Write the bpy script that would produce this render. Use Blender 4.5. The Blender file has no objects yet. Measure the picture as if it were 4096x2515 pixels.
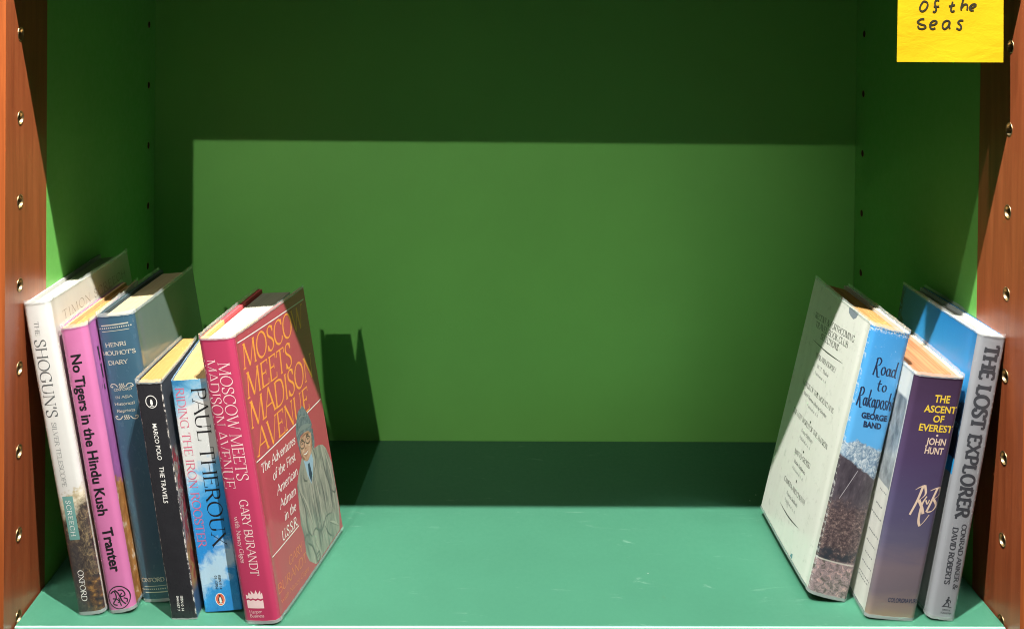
import bpy, bmesh, math, random
from mathutils import Matrix, Vector, noise as mnoise
rnd = random.Random(7)
C = bpy.context.scene.collection
R = math.radians

# ------------------------------------------------------------------ camera
cam = bpy.data.cameras.new('camera'); camo = bpy.data.objects.new('camera', cam); C.objects.link(camo)
yaw, pitch, roll = -0.016015, -0.013407, -0.010109
camo.matrix_world = (Matrix.Translation((0.35085, -0.83168, 0.47801)) @ Matrix.Rotation(yaw, 4, 'Z')
                     @ Matrix.Rotation(pitch, 4, 'X') @ Matrix.Rotation(roll, 4, 'Y') @ Matrix.Rotation(R(90), 4, 'X'))
cam.sensor_width = 36.0; cam.lens = 36.0 * 4382.78 / 4096
cam.shift_x = (2048 - 1992.86) / 4096; cam.shift_y = -(1257.5 - 65.44) / 4096
cam.clip_start = 0.05; cam.clip_end = 60
sc = bpy.context.scene; sc.camera = camo

# ------------------------------------------------------------------ light and exposure
world = bpy.data.worlds.new('World'); sc.world = world; world.use_nodes = True
bg = world.node_tree.nodes['Background']
bg.inputs[0].default_value = (1.0, 0.93, 0.84, 1); bg.inputs[1].default_value = 0.055

def lamp(name, loc, target, watts, radius, col, size=60, blend=0.4):
    l = bpy.data.lights.new(name, 'SPOT'); l.energy = watts; l.color = col
    l.shadow_soft_size = radius; l.spot_size = R(size); l.spot_blend = blend
    o = bpy.data.objects.new(name, l); C.objects.link(o); o.location = loc
    o.rotation_euler = (Vector(target) - Vector(loc)).to_track_quat('-Z', 'Y').to_euler()
    return o
# a row of ceiling downlights just in front of the case, and one far spot across the room
lamp('ceiling_spot', (0.37, -0.4765, 1.594), (0.38, 0.05, 0.1), 280, 0.010, (1.0, 0.98, 0.94))
lamp('ceiling_spot', (0.95, -0.4765, 1.594), (0.6, 0.05, 0.1), 30, 0.012, (1.0, 0.98, 0.94))
lamp('ceiling_spot', (-0.20, -0.4765, 1.594), (0.2, 0.05, 0.1), 30, 0.012, (1.0, 0.98, 0.94))
lamp('room_spot', (-0.45, -4.0, 2.25), (0.30, 0.36, 0.245), 315, 0.022, (1.0, 0.96, 0.84), 12.4, 1.0)

sc.view_settings.view_transform = 'Standard'; sc.view_settings.look = 'None'
sc.view_settings.exposure = 0.0; sc.view_settings.gamma = 1.0; sc.view_settings.use_curve_mapping = False
sc.cycles.use_denoising = True
sc.cycles.filter_width = 1.05; sc.cycles.max_bounces = 10; sc.cycles.diffuse_bounces = 6; sc.cycles.transparent_max_bounces = 16
sc.cycles.blur_glossy = 0.0; sc.cycles.caustics_reflective = True; sc.cycles.caustics_refractive = False
sc.cycles.sample_clamp_indirect = 40.0

# ------------------------------------------------------------------ material helpers
class NT:
    def __init__(s, name):
        s.mat = bpy.data.materials.new(name); s.mat.use_nodes = True
        s.t = s.mat.node_tree; s.b = s.t.nodes['Principled BSDF']; s._uv = None
    def put(s, sock, v):
        if isinstance(v, bpy.types.NodeSocket): s.t.links.new(v, sock)
        elif isinstance(v, (tuple, list)) and sock.type == 'RGBA' and len(v) == 3: sock.default_value = (*v, 1)
        else: sock.default_value = v
    def n(s, kind, ins=None, **attrs):
        nd = s.t.nodes.new(kind)
        for k, v in attrs.items(): setattr(nd, k, v)
        for k, v in (ins or {}).items(): s.put(nd.inputs[k], v)
        return nd
    def math(s, op, a, b=0.0, clamp=False):
        return s.n('ShaderNodeMath', {0: a, 1: b}, operation=op, use_clamp=clamp).outputs[0]
    def obj(s): return s.n('ShaderNodeTexCoord').outputs['Object']
    def uv(s): return s.n('ShaderNodeUVMap', uv_map='UVMap').outputs[0]
    def sw(s):
        sp = s.n('ShaderNodeSeparateXYZ', {0: s.uv()}); return sp.outputs[0], sp.outputs[1]
    def mapping(s, vec, scale=(1, 1, 1), loc=(0, 0, 0), rot=(0, 0, 0)):
        return s.n('ShaderNodeMapping', {'Vector': vec, 'Scale': scale, 'Location': loc, 'Rotation': rot}).outputs[0]
    def noise(s, vec, scale, detail=4, rough=0.55, dist=0.0, col=False):
        nd = s.n('ShaderNodeTexNoise', {'Vector': vec, 'Scale': scale, 'Detail': detail, 'Roughness': rough, 'Distortion': dist})
        return nd.outputs['Color' if col else 'Fac']
    def voro(s, vec, scale, feature='F1'):
        return s.n('ShaderNodeTexVoronoi', {'Vector': vec, 'Scale': scale}, feature=feature).outputs[0]
    def ramp(s, fac, stops, interp='LINEAR'):
        nd = s.n('ShaderNodeValToRGB', {0: fac}); cr = nd.color_ramp; cr.interpolation = interp
        while len(cr.elements) < len(stops): cr.elements.new(0.5)
        for e, (p, c) in zip(cr.elements, stops): e.position = p; e.color = (*c, 1) if len(c) == 3 else c
        return nd.outputs[0]
    def fade(s, x, a, b):            # 0 at a, 1 at b
        return s.n('ShaderNodeMapRange', {0: x, 1: a, 2: b, 3: 0.0, 4: 1.0}, clamp=True).outputs[0]
    def mix(s, f, a, b, mode='MIX'):
        nd = s.n('ShaderNodeMix', data_type='RGBA', blend_type=mode)
        s.put(nd.inputs[0], f); s.put(nd.inputs[6], a); s.put(nd.inputs[7], b); return nd.outputs[2]
    def bump(s, h, strength=0.2, dist=0.001, to='Normal'):
        nd = s.n('ShaderNodeBump', {'Strength': strength, 'Distance': dist, 'Height': h}); s.put(s.b.inputs[to], nd.outputs[0])
        return nd.outputs[0]
    def set(s, **k):
        names = dict(col='Base Color', rough='Roughness', metal='Metallic', spec='Specular IOR Level', coat='Coat Weight', crough='Coat Roughness')
        for a, v in k.items(): s.put(s.b.inputs[names[a]], v)
        return s

def plain(name, col, rough=0.5, var=0.12, scale=60, **k):
    m = NT(name); c = tuple(col)
    nz = m.noise(m.obj(), scale, 5)
    m.set(col=m.mix(nz, tuple(x * (1 - var) for x in c), tuple(min(1, x * (1 + var)) for x in c)), rough=rough, **k)
    return m.mat

def printed(m, col, wrinkle=0.25, gloss=0.13, coat=0.7, wave=55, wdist=0.0025):
    """print under a clear protective film: scuffed, slightly wavy gloss"""
    o = m.obj()
    sc_ = m.noise(m.mapping(o, (1, 1, 0.5)), 260, 5, 0.65)
    col = m.mix(m.fade(sc_, 0.60, 0.78), col, (0.72, 0.72, 0.70)) if False else col
    m.set(col=col, rough=0.5, spec=0.35, coat=coat, crough=m.n('ShaderNodeMapRange', {0: sc_, 1: 0.3, 2: 0.75, 3: gloss, 4: gloss + 0.16}).outputs[0])
    wv = m.noise(m.mapping(o, (1, 1, 0.35)), wave, 3, 0.5, 0.4)
    m.bump(wv, wrinkle, wdist, 'Coat Normal')
    m.bump(m.noise(o, 900, 3), 0.05, 0.0004)
    return m.mat

# ------------------------------------------------------------------ mesh helpers
class MB:
    def __init__(s): s.v = []; s.f = []; s.m = []; s.uv = []; s.mats = []; s.xf = None; s.sm = []
    def mat(s, m):
        if m not in s.mats: s.mats.append(m)
        return s.mats.index(m)
    def add(s, vs, fs, m, uvs=None, smooth=False):
        b = len(s.v); s.v += [tuple(p) for p in vs]; mi = s.mat(m)
        for f in fs:
            s.f.append([b + i for i in f]); s.m.append(mi); s.sm.append(smooth)
            s.uv.append([(uvs[i] if uvs else (0, 0)) for i in f])
    def box(s, lo, hi, m):
        x0, y0, z0 = lo; x1, y1, z1 = hi
        v = [(x0, y0, z0), (x1, y0, z0), (x1, y1, z0), (x0, y1, z0), (x0, y0, z1), (x1, y0, z1), (x1, y1, z1), (x0, y1, z1)]
        s.add(v, [(0, 3, 2, 1), (4, 5, 6, 7), (0, 1, 5, 4), (1, 2, 6, 5), (2, 3, 7, 6), (3, 0, 4, 7)], m)
    def build(s, name, parent=None, bevel=0.0):
        me = bpy.data.meshes.new(name)
        vv = [s.xf(p) for p in s.v] if s.xf else s.v
        me.from_pydata(vv, [], s.f)
        for m in s.mats: me.materials.append(m)
        uvl = me.uv_layers.new(name='UVMap')
        for p, mi, uv, sm in zip(me.polygons, s.m, s.uv, s.sm):
            p.material_index = mi; p.use_smooth = sm
            for li, q in zip(p.loop_indices, uv): uvl.data[li].uv = q
        me.update()
        o = bpy.data.objects.new(name, me); C.objects.link(o)
        if parent: o.parent = parent
        if bevel:
            b = o.modifiers.new('bevel', 'BEVEL'); b.width = bevel; b.segments = 3; b.limit_method = 'ANGLE'
        return o
def tag(o, label=None, cat=None, group=None, kind=None):
    if label: o['label'] = label
    if cat: o['category'] = cat
    if group: o['group'] = group
    if kind: o['kind'] = kind
    return o
def empty(name, loc=(0, 0, 0), rot=(0, 0, 0)):
    o = bpy.data.objects.new(name, None); o.empty_display_size = 0.03; C.objects.link(o)
    o.location = loc; o.rotation_euler = rot; return o

# ------------------------------------------------------------------ bookcase materials
def wood_mat(name, axis_scale, k=1.0):
    m = NT(name); o = m.obj()
    g = m.noise(m.mapping(o, axis_scale), 9, 6, 0.62, 0.6)
    fine = m.noise(m.mapping(o, tuple(a * 6 for a in axis_scale)), 30, 4, 0.6)
    c = m.ramp(g, [(0.25, (0.20 * k, 0.045 * k, 0.016)), (0.5, (0.285 * k, 0.069 * k, 0.023)), (0.78, (0.37 * k, 0.099 * k, 0.034))])
    c = m.mix(m.math('MULTIPLY', m.fade(fine, 0.5, 0.75), 0.25), c, (0.20, 0.05, 0.016))
    nick = m.fade(m.noise(o, 420, 2, 0.4), 0.775, 0.80)
    c = m.mix(m.math('MULTIPLY', nick, 0.55), c, (0.55, 0.36, 0.24))
    m.set(col=c, rough=0.36, spec=0.45, coat=0.35, crough=0.22)
    m.bump(fine, 0.10, 0.0008)
    return m.mat
WOOD = wood_mat('mahogany', (14, 14, 0.9))
WOODLIT = wood_mat('mahogany_lit_front', (30, 30, 0.7), 1.5)  # same mahogany, colour brightened to paint in the light on the front faces
def paint_mat(name, col, rough, specks=False, bump=0.14):
    m = NT(name); o = m.obj()
    n1 = m.noise(o, 6, 4, 0.6); n2 = m.noise(m.mapping(o, (1.5, 1, 1)), 160, 4, 0.6)
    c = m.mix(n1, tuple(x * 0.86 for x in col), tuple(x * 1.14 for x in col))
    if specks:
        sc1 = m.fade(m.noise(m.mapping(o, (0.6, 2.6, 1), rot=(0, 0, 0.35)), 26, 6, 0.7, 1.3), 0.62, 0.74)
        c = m.mix(m.math('MULTIPLY', sc1, 0.16), c, (0.5, 0.72, 0.6))
        dust = m.fade(m.voro(m.mapping(o, (1, 1, 0.01)), 34), 0.030, 0.016)
        keep = m.fade(m.noise(o, 11, 1), 0.54, 0.60)
        c = m.mix(m.math('MULTIPLY', dust, keep), c, (0.75, 0.8, 0.72))
    m.set(col=c, rough=m.n('ShaderNodeMapRange', {0: n2, 1: 0.3, 2: 0.7, 3: rough - 0.05, 4: rough + 0.07}).outputs[0], spec=0.22 if specks else 0.4)
    m.bump(n2, bump, 0.0006)
    return m.mat
PAINT = paint_mat('green_case_paint', (0.155, 0.465, 0.095), 0.42)
SHELF = paint_mat('green_shelf_paint', (0.048, 0.172, 0.106), 0.34, True)
EDGE = paint_mat('pale_front_strip', (0.36, 0.72, 0.56), 0.45)  # strip along the shelf front, paler green than the board
BRASS = NT('brass').set(col=(0.40, 0.30, 0.16), metal=1.0, rough=0.42).mat
HOLE = plain('hole_bottom', (0.085, 0.030, 0.014), 0.8)

# ------------------------------------------------------------------ bookcase
W, YB = 0.76139, 0.35565
ZLO, ZHI = -0.16, 0.74
HOLE_R = {0: 0.0054, 1: 0.0040}
case = empty('bookcase', (W / 2, 0.17, ZLO))
tag(case, 'bookcase bay of reddish wood sides, green painted inside, with brass shelf pin holes', 'bookcase')
cinv = Vector(case.location)

def holed_panel(mb, x, nx, y0, y1, z0, z1, hy, hz, r, m):
    """vertical panel face at x with round holes (centres hy, hz), facing nx"""
    a = r * 1.35
    def quad(ya, yb_, za, zb):
        v = [(x, ya, za), (x, yb_, za), (x, yb_, zb), (x, ya, zb)]
        mb.add(v, [(0, 1, 2, 3) if nx > 0 else (3, 2, 1, 0)], m)
    quad(y0, hy - a, z0, z1); quad(hy + a, y1, z0, z1)
    zs = sorted(hz); prev = z0
    for h in zs:
        quad(hy - a, hy + a, prev, h - a); prev = h + a
        N = 24; inner = []; outer = []
        for i in range(N):
            t = 2 * math.pi * i / N; c, s_ = math.cos(t), math.sin(t)
            inner.append((x, hy + r * c, h + r * s_)); k = a / max(abs(c), abs(s_)); outer.append((x, hy + k * c, h + k * s_))
        fs = []
        for i in range(N):
            j = (i + 1) % N; f = (i, N + i, N + j, j); fs.append(f if nx > 0 else f[::-1])
        mb.add(inner + outer, fs, m)
    quad(hy - a, hy + a, prev, z1)

def sleeve_mesh(nx, r, brass_rim):
    mb = MB(); N = 24
    prof = ([(r * 1.0, -0.0004), (r * 1.0, 0.0002), (r * 0.94, 0.0005), (r * 0.88, 0.0001), (r * 0.84, -0.003), (r * 0.84, -0.012)]
            if brass_rim else [(r, -0.0002), (r * 0.98, 0.0002), (r * 0.86, 0.0), (r * 0.82, -0.004), (r * 0.82, -0.009)])
    vs = []; fs = []
    for (rr, d) in prof:
        for i in range(N):
            t = 2 * math.pi * i / N; vs.append((d * nx, rr * math.cos(t), rr * math.sin(t)))
    for k in range(len(prof) - 1):
        for i in range(N):
            j = (i + 1) % N; f = (k * N + i, k * N + j, (k + 1) * N + j, (k + 1) * N + i); fs.append(f if nx < 0 else f[::-1])
    nb = N * (len(prof) - 1) if brass_rim else N * 2
    mb.add(vs, fs[:nb], BRASS, smooth=True)
    if fs[nb:]: mb.add(vs, fs[nb:], HOLE, smooth=True)
    d = prof[-1][1] * nx; b = [(d, prof[-1][0] * math.cos(2 * math.pi * i / N), prof[-1][0] * math.sin(2 * math.pi * i / N)) for i in range(N)]
    mb.add(b, [tuple(range(N))], HOLE)
    return mb

for sx, nx, z0f in ((0.0, 1, 0.44958), (W, -1, 0.44708)):
    yf = -0.0161 if nx > 0 else -0.0192
    YW = 0.0611 if nx > 0 else 0.0605
    th = 0.09
    xo = sx - nx * th
    def shell(mb, ya, yb_, m, fm=None):        # all faces of the board except the holed one
        v = [(sx, ya, ZLO), (sx, yb_, ZLO), (xo, yb_, ZLO), (xo, ya, ZLO), (sx, ya, ZHI), (sx, yb_, ZHI), (xo, yb_, ZHI), (xo, ya, ZHI)]
        fs = [(0, 1, 2, 3), (4, 7, 6, 5), (0, 3, 7, 4), (3, 2, 6, 7), (2, 1, 5, 6)]
        fs = fs if nx < 0 else [f[::-1] for f in fs]
        mb.add(v, fs[:2] + fs[3:], m); mb.add(v, [fs[2]], fm or m)
    mb = MB(); mb.xf = lambda p: tuple(Vector(p) - cinv)
    fr_h = [z0f - 0.064 * i for i in range(-3, 10) if ZLO + 0.02 < z0f - 0.064 * i < ZHI - 0.02]
    holed_panel(mb, sx, nx, yf, YW, ZLO, ZHI, 0.0101, fr_h, HOLE_R[0], WOOD); shell(mb, yf, YW, WOOD, WOODLIT)
    panel = mb.build('side_panel', case)
    mb = MB(); mb.xf = lambda p: tuple(Vector(p) - cinv)
    holed_panel(mb, sx, nx, YW + 0.0003, YB + 0.012, ZLO, ZHI, 0.3339, fr_h, HOLE_R[1], PAINT); shell(mb, YW + 0.0003, YB + 0.012, PAINT)
    lining = mb.build('painted_lining', case)
    for par, hy, rim, r in ((panel, 0.0101, True, HOLE_R[0]), (lining, 0.3339, False, HOLE_R[1])):
        proto = None
        for h in fr_h:
            if not -0.01 < h < 0.50: continue
            if proto is None:
                proto = o = sleeve_mesh(nx, r, rim).build('pin_sleeve', par)
            else:
                o = proto.copy(); C.objects.link(o); o.parent = par
            o.location = Vector((sx, hy, h)) - cinv
mb = MB(); mb.xf = lambda p: tuple(Vector(p) - cinv)
mb.box((0.0002, YB, ZLO), (W - 0.0002, YB + 0.012, ZHI), PAINT)
mb.build('back_panel', case)

# ------------------------------------------------------------------ shelves
def shelf(label, yf, z, thick=0.024):
    o = MB(); o.box((0.0012, yf + 0.0022, z - thick), (W - 0.0012, YB - 0.0008, z), SHELF)
    ob = o.build('shelf', None, 0.0006); tag(ob, label, 'shelf')
    e = MB(); e.box((0.0012, yf, z - thick + 0.0002), (W - 0.0012, yf + 0.0021, z - 0.0003), EDGE)
    e.build('front_strip', ob, 0.0004)
    return ob
shelf('green painted shelf board the nine books stand on', 0.0, 0.0)
shelf('upper green shelf board above the books, yellow note stuck on its front edge', -0.0065, 0.4845 + 0.024)

# ------------------------------------------------------------------ lettering
def cr(pts, n=6, closed=False):
    P = list(pts); out = []
    if closed: P = [P[-1]] + P + [P[0], P[1]]
    else: P = [P[0]] + P + [P[-1]]
    for i in range(1, len(P) - 2):
        p0, p1, p2, p3 = P[i - 1:i + 3]
        for k in range(n):
            t = k / n
            out.append(tuple(0.5 * ((2 * b) + (c_ - a) * t + (2 * a - 5 * b + 4 * c_ - d) * t * t + (3 * b - a - 3 * c_ + d) * t ** 3)
                             for a, b, c_, d in zip(p0, p1, p2, p3)))
    out.append(P[-2]); return out
def ell(cx, cy, rx, ry, a0=0, a1=360, n=20):
    return [(cx + rx * math.cos(R(a0 + (a1 - a0) * i / n)), cy + ry * math.sin(R(a0 + (a1 - a0) * i / n))) for i in range(n + 1)]
# each glyph: advance, then strokes (flags, points).  c curve, n hairline, k heavy, s serif both ends, b serif low end, u serif high end, e already sampled
GL = {
 'A': (.74, ('nb', (.04, 0), (.37, 1.02)), ('kb', (.72, 0), (.37, 1.02)), ('n', (.17, .36), (.58, .36))),
 'B': (.64, ('s', (.13, 0), (.13, 1)), ('c', (.13, .985), (.36, .98), (.49, .88), (.49, .65), (.36, .54), (.13, .53)), ('c', (.13, .53), (.42, .52), (.58, .40), (.58, .13), (.42, .015), (.13, .015))),
 'C': (.70, ('c', (.64, .76), (.56, .94), (.40, 1.0), (.20, .91), (.08, .70), (.06, .5), (.08, .3), (.20, .09), (.40, 0), (.57, .07), (.66, .26)), ('n', (.645, .72), (.645, .98))),
 'D': (.76, ('s', (.13, 0), (.13, 1)), ('c', (.13, .985), (.38, .98), (.60, .86), (.69, .5), (.60, .14), (.38, .015), (.13, .015))),
 'E': (.60, ('s', (.13, 0), (.13, 1)), ('n', (.13, .975), (.54, .975)), ('n', (.13, .53), (.42, .53)), ('n', (.13, .025), (.56, .025)), ('n', (.53, 1), (.54, .80)), ('n', (.55, 0), (.575, .22)), ('n', (.41, .63), (.41, .43))),
 'F': (.56, ('s', (.13, 0), (.13, 1)), ('n', (.13, .975), (.52, .975)), ('n', (.13, .51), (.40, .51)), ('n', (.51, 1), (.525, .78)), ('n', (.39, .62), (.39, .40))),
 'G': (.78, ('c', (.64, .78), (.56, .94), (.40, 1.0), (.20, .91), (.08, .70), (.06, .5), (.08, .3), (.20, .09), (.40, 0), (.54, .03), (.65, .12)), ('n', (.645, .74), (.645, .98)), ('', (.65, .08), (.65, .42)), ('n', (.52, .42), (.74, .42))),
 'H': (.78, ('s', (.13, 0), (.13, 1)), ('s', (.65, 0), (.65, 1)), ('n', (.13, .52), (.65, .52))),
 'I': (.28, ('s', (.14, 0), (.14, 1))),
 'J': (.42, ('cu', (.28, 1), (.28, .4), (.27, .12), (.18, -.04), (.04, -.02))),
 'K': (.72, ('s', (.13, 0), (.13, 1)), ('nu', (.14, .44), (.60, 1)), ('kb', (.30, .60), (.68, 0))),
 'L': (.58, ('s', (.13, 0), (.13, 1)), ('n', (.13, .025), (.54, .025)), ('n', (.53, 0), (.56, .24))),
 'M': (.92, ('ns', (.10, 0), (.13, 1)), ('k', (.13, 1), (.46, .02)), ('n', (.46, .02), (.78, 1)), ('s', (.82, 0), (.78, 1))),
 'N': (.78, ('ns', (.12, 0), (.12, 1)), ('k', (.12, 1), (.66, 0)), ('nu', (.66, 0), (.66, 1))),
 'O': (.80, ('e', *ell(.40, .5, .34, .51))),
 'P': (.60, ('s', (.13, 0), (.13, 1)), ('c', (.13, .985), (.38, .98), (.54, .87), (.54, .60), (.38, .48), (.13, .47))),
 'Q': (.80, ('e', *ell(.40, .5, .34, .51)), ('k', (.42, .1), (.74, -.2))),
 'R': (.70, ('s', (.13, 0), (.13, 1)), ('c', (.13, .985), (.38, .98), (.53, .87), (.53, .62), (.38, .51), (.13, .50)), ('kb', (.33, .50), (.66, 0))),
 'S': (.54, ('c', (.45, .78), (.40, .94), (.26, 1.0), (.12, .92), (.09, .76), (.16, .62), (.36, .46), (.46, .32), (.45, .12), (.30, 0), (.14, .05), (.07, .24)), ('n', (.455, .74), (.455, .98)), ('n', (.06, .02), (.06, .27))),
 'T': (.66, ('b', (.33, 0), (.33, .98)), ('n', (.06, .975), (.60, .975)), ('n', (.06, 1), (.05, .76)), ('n', (.60, 1), (.61, .76))),
 'U': (.76, ('cu', (.13, 1), (.13, .4), (.17, .12), (.38, -.01), (.58, .10), (.63, .4)), ('nu', (.63, .38), (.63, 1))),
 'V': (.72, ('ku', (.05, 1), (.37, -.02)), ('nu', (.37, -.02), (.67, 1))),
 'W': (1.0, ('ku', (.05, 1), (.32, -.02)), ('n', (.32, -.02), (.54, .98)), ('k', (.50, .98), (.72, -.02)), ('nu', (.72, -.02), (.95, 1))),
 'X': (.72, ('ks', (.06, 1), (.66, 0)), ('ns', (.06, 0), (.64, 1))),
 'Y': (.70, ('ku', (.05, 1), (.35, .45)), ('nu', (.35, .45), (.65, 1)), ('b', (.35, 0), (.35, .48))),
 'Z': (.64, ('n', (.08, .975), (.56, .975)), ('k', (.56, .98), (.06, .02)), ('n', (.06, .025), (.58, .025)), ('n', (.08, 1), (.06, .78)), ('n', (.58, 0), (.60, .24))),
 '&': (.80, ('c', (.72, .55), (.62, .28), (.46, .06), (.28, 0), (.10, .10), (.08, .30), (.22, .48), (.42, .66), (.46, .84), (.36, 1), (.24, .92), (.22, .76), (.34, .52), (.54, .2), (.74, 0))),
 "'": (.20, ('', (.11, 1.02), (.08, .72))), '.': (.22, ('k', (.11, .12), (.11, 0))), ',': (.22, ('', (.12, .1), (.07, -.15))), '-': (.35, ('n', (.05, .34), (.30, .34))),
 ' ': (.30,),
 'a': (.46, ('c', (.08, .52), (.14, .63), (.26, .64), (.33, .52), (.33, .1), (.42, .02)), ('c', (.33, .40), (.14, .33), (.07, .18), (.14, .01), (.26, .04), (.33, .16))),
 'b': (.52, ('u', (.10, 0), (.10, 1.05)), ('e', *ell(.27, .31, .17, .32))),
 'c': (.44, ('c', (.38, .50), (.30, .63), (.16, .60), (.07, .40), (.08, .18), (.20, 0), (.34, .03), (.40, .16))),
 'd': (.54, ('u', (.42, 0), (.42, 1.05)), ('e', *ell(.24, .31, .17, .32)), ('n', (.42, .02), (.51, .03))),
 'e': (.46, ('c', (.08, .38), (.39, .38), (.35, .58), (.22, .64), (.10, .52), (.07, .30), (.14, .06), (.26, 0), (.40, .14))),
 'f': (.32, ('cb', (.14, 0), (.14, .7), (.18, .98), (.30, 1.05), (.37, .96)), ('n', (.03, .62), (.30, .62))),
 'g': (.48, ('e', *ell(.22, .42, .14, .21)), ('n', (.32, .56), (.44, .62)), ('c', (.14, .24), (.10, .10), (.34, .04), (.42, -.10), (.30, -.28), (.10, -.26), (.05, -.12), (.16, .0))),
 'h': (.56, ('s', (.11, 0), (.11, 1.05)), ('cb', (.12, .44), (.24, .62), (.38, .60), (.43, .42), (.43, 0))),
 'i': (.26, ('s', (.13, 0), (.13, .64)), ('k', (.13, .98), (.13, .86))),
 'j': (.26, ('c', (.15, .64), (.15, -.1), (.08, -.26), (-.02, -.24)), ('k', (.15, .98), (.15, .86))),
 'k': (.54, ('s', (.11, 0), (.11, 1.05)), ('n', (.12, .26), (.40, .62)), ('kb', (.23, .40), (.48, 0))),
 'l': (.26, ('s', (.13, 0), (.13, 1.05))),
 'm': (.84, ('s', (.11, 0), (.11, .64)), ('cb', (.12, .44), (.24, .62), (.36, .60), (.41, .42), (.41, 0)), ('cb', (.42, .44), (.54, .62), (.66, .60), (.71, .42), (.71, 0))),
 'n': (.56, ('s', (.11, 0), (.11, .64)), ('cb', (.12, .44), (.24, .62), (.38, .60), (.43, .42), (.43, 0))),
 'o': (.50, ('e', *ell(.25, .31, .19, .33))),
 'p': (.54, ('s', (.11, -.3), (.11, .64)), ('e', *ell(.29, .31, .18, .32))),
 'r': (.40, ('s', (.11, 0), (.11, .64)), ('c', (.12, .42), (.22, .60), (.32, .64), (.37, .54))),
 's': (.38, ('c', (.31, .50), (.24, .63), (.12, .60), (.08, .46), (.18, .36), (.30, .24), (.29, .06), (.16, -.01), (.06, .14))),
 't': (.34, ('c', (.14, .86), (.14, .2), (.18, .02), (.26, .0), (.33, .1)), ('n', (.03, .62), (.30, .62))),
 'u': (.56, ('c', (.11, .62), (.11, .18), (.18, .01), (.30, .03), (.42, .2)), ('u', (.43, 0), (.43, .64))),
 'v': (.50, ('ku', (.04, .64), (.25, 0)), ('nu', (.25, 0), (.46, .64))),
 'w': (.74, ('ku', (.04, .64), (.22, 0)), ('n', (.22, 0), (.38, .6)), ('k', (.36, .6), (.54, 0)), ('nu', (.54, 0), (.70, .64))),
 'x': (.50, ('k', (.06, .64), (.44, 0)), ('n', (.06, 0), (.43, .64))),
 'y': (.50, ('ku', (.04, .64), (.26, 0)), ('nu', (.14, -.3), (.46, .64))),
 'z': (.46, ('n', (.06, .61), (.40, .61)), ('k', (.40, .62), (.06, .02)), ('n', (.06, .03), (.41, .03))),
}
_lay = [0]
def tess(vs, tris, maxlen=3.0):
    """split triangles of a flat patch until their edges are short, so it can follow a curved surface"""
    bm = bmesh.new(); bv = [bm.verts.new((x, y, 0)) for x, y in vs]
    for t in tris:
        try: bm.faces.new([bv[i] for i in t])
        except ValueError: pass
    for _ in range(6):
        le = [e for e in bm.edges if e.calc_length() > maxlen]
        if not le: break
        bmesh.ops.subdivide_edges(bm, edges=le, cuts=1); bmesh.ops.triangulate(bm, faces=[f for f in bm.faces if len(f.verts) > 3])
    bm.verts.index_update()
    r = [(v.co.x, v.co.y) for v in bm.verts], [tuple(v.index for v in f.verts) for f in bm.faces]
    bm.free(); return r
def ribbon(mb, fn, pts, wfun, m):
    """a pen stroke: flat strip through 2-D points, width from direction"""
    if len(pts) < 2: return
    _lay[0] = (_lay[0] + 1) % 6; off = 0.00006 + _lay[0] * 0.000006
    L = []; Rr = []
    for i, p in enumerate(pts):
        a = pts[max(0, i - 1)]; b = pts[min(len(pts) - 1, i + 1)]
        dx, dy = b[0] - a[0], b[1] - a[1]; d = math.hypot(dx, dy) or 1e-9
        w = wfun(math.atan2(dy, dx), i / (len(pts) - 1)) / 2
        L.append((p[0] - dy / d * w, p[1] + dx / d * w)); Rr.append((p[0] + dy / d * w, p[1] - dx / d * w))
    n = len(pts)
    mb.add([fn(x, y, off) for x, y in L + Rr], [(i, n + i, n + i + 1, i + 1) for i in range(n - 1)], m)
def subdiv(pts, n=3):
    out = []
    for a, b in zip(pts[:-1], pts[1:]):
        out += [(a[0] + (b[0] - a[0]) * k / n, a[1] + (b[1] - a[1]) * k / n) for k in range(n)]
    return out + [pts[-1]]
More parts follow.
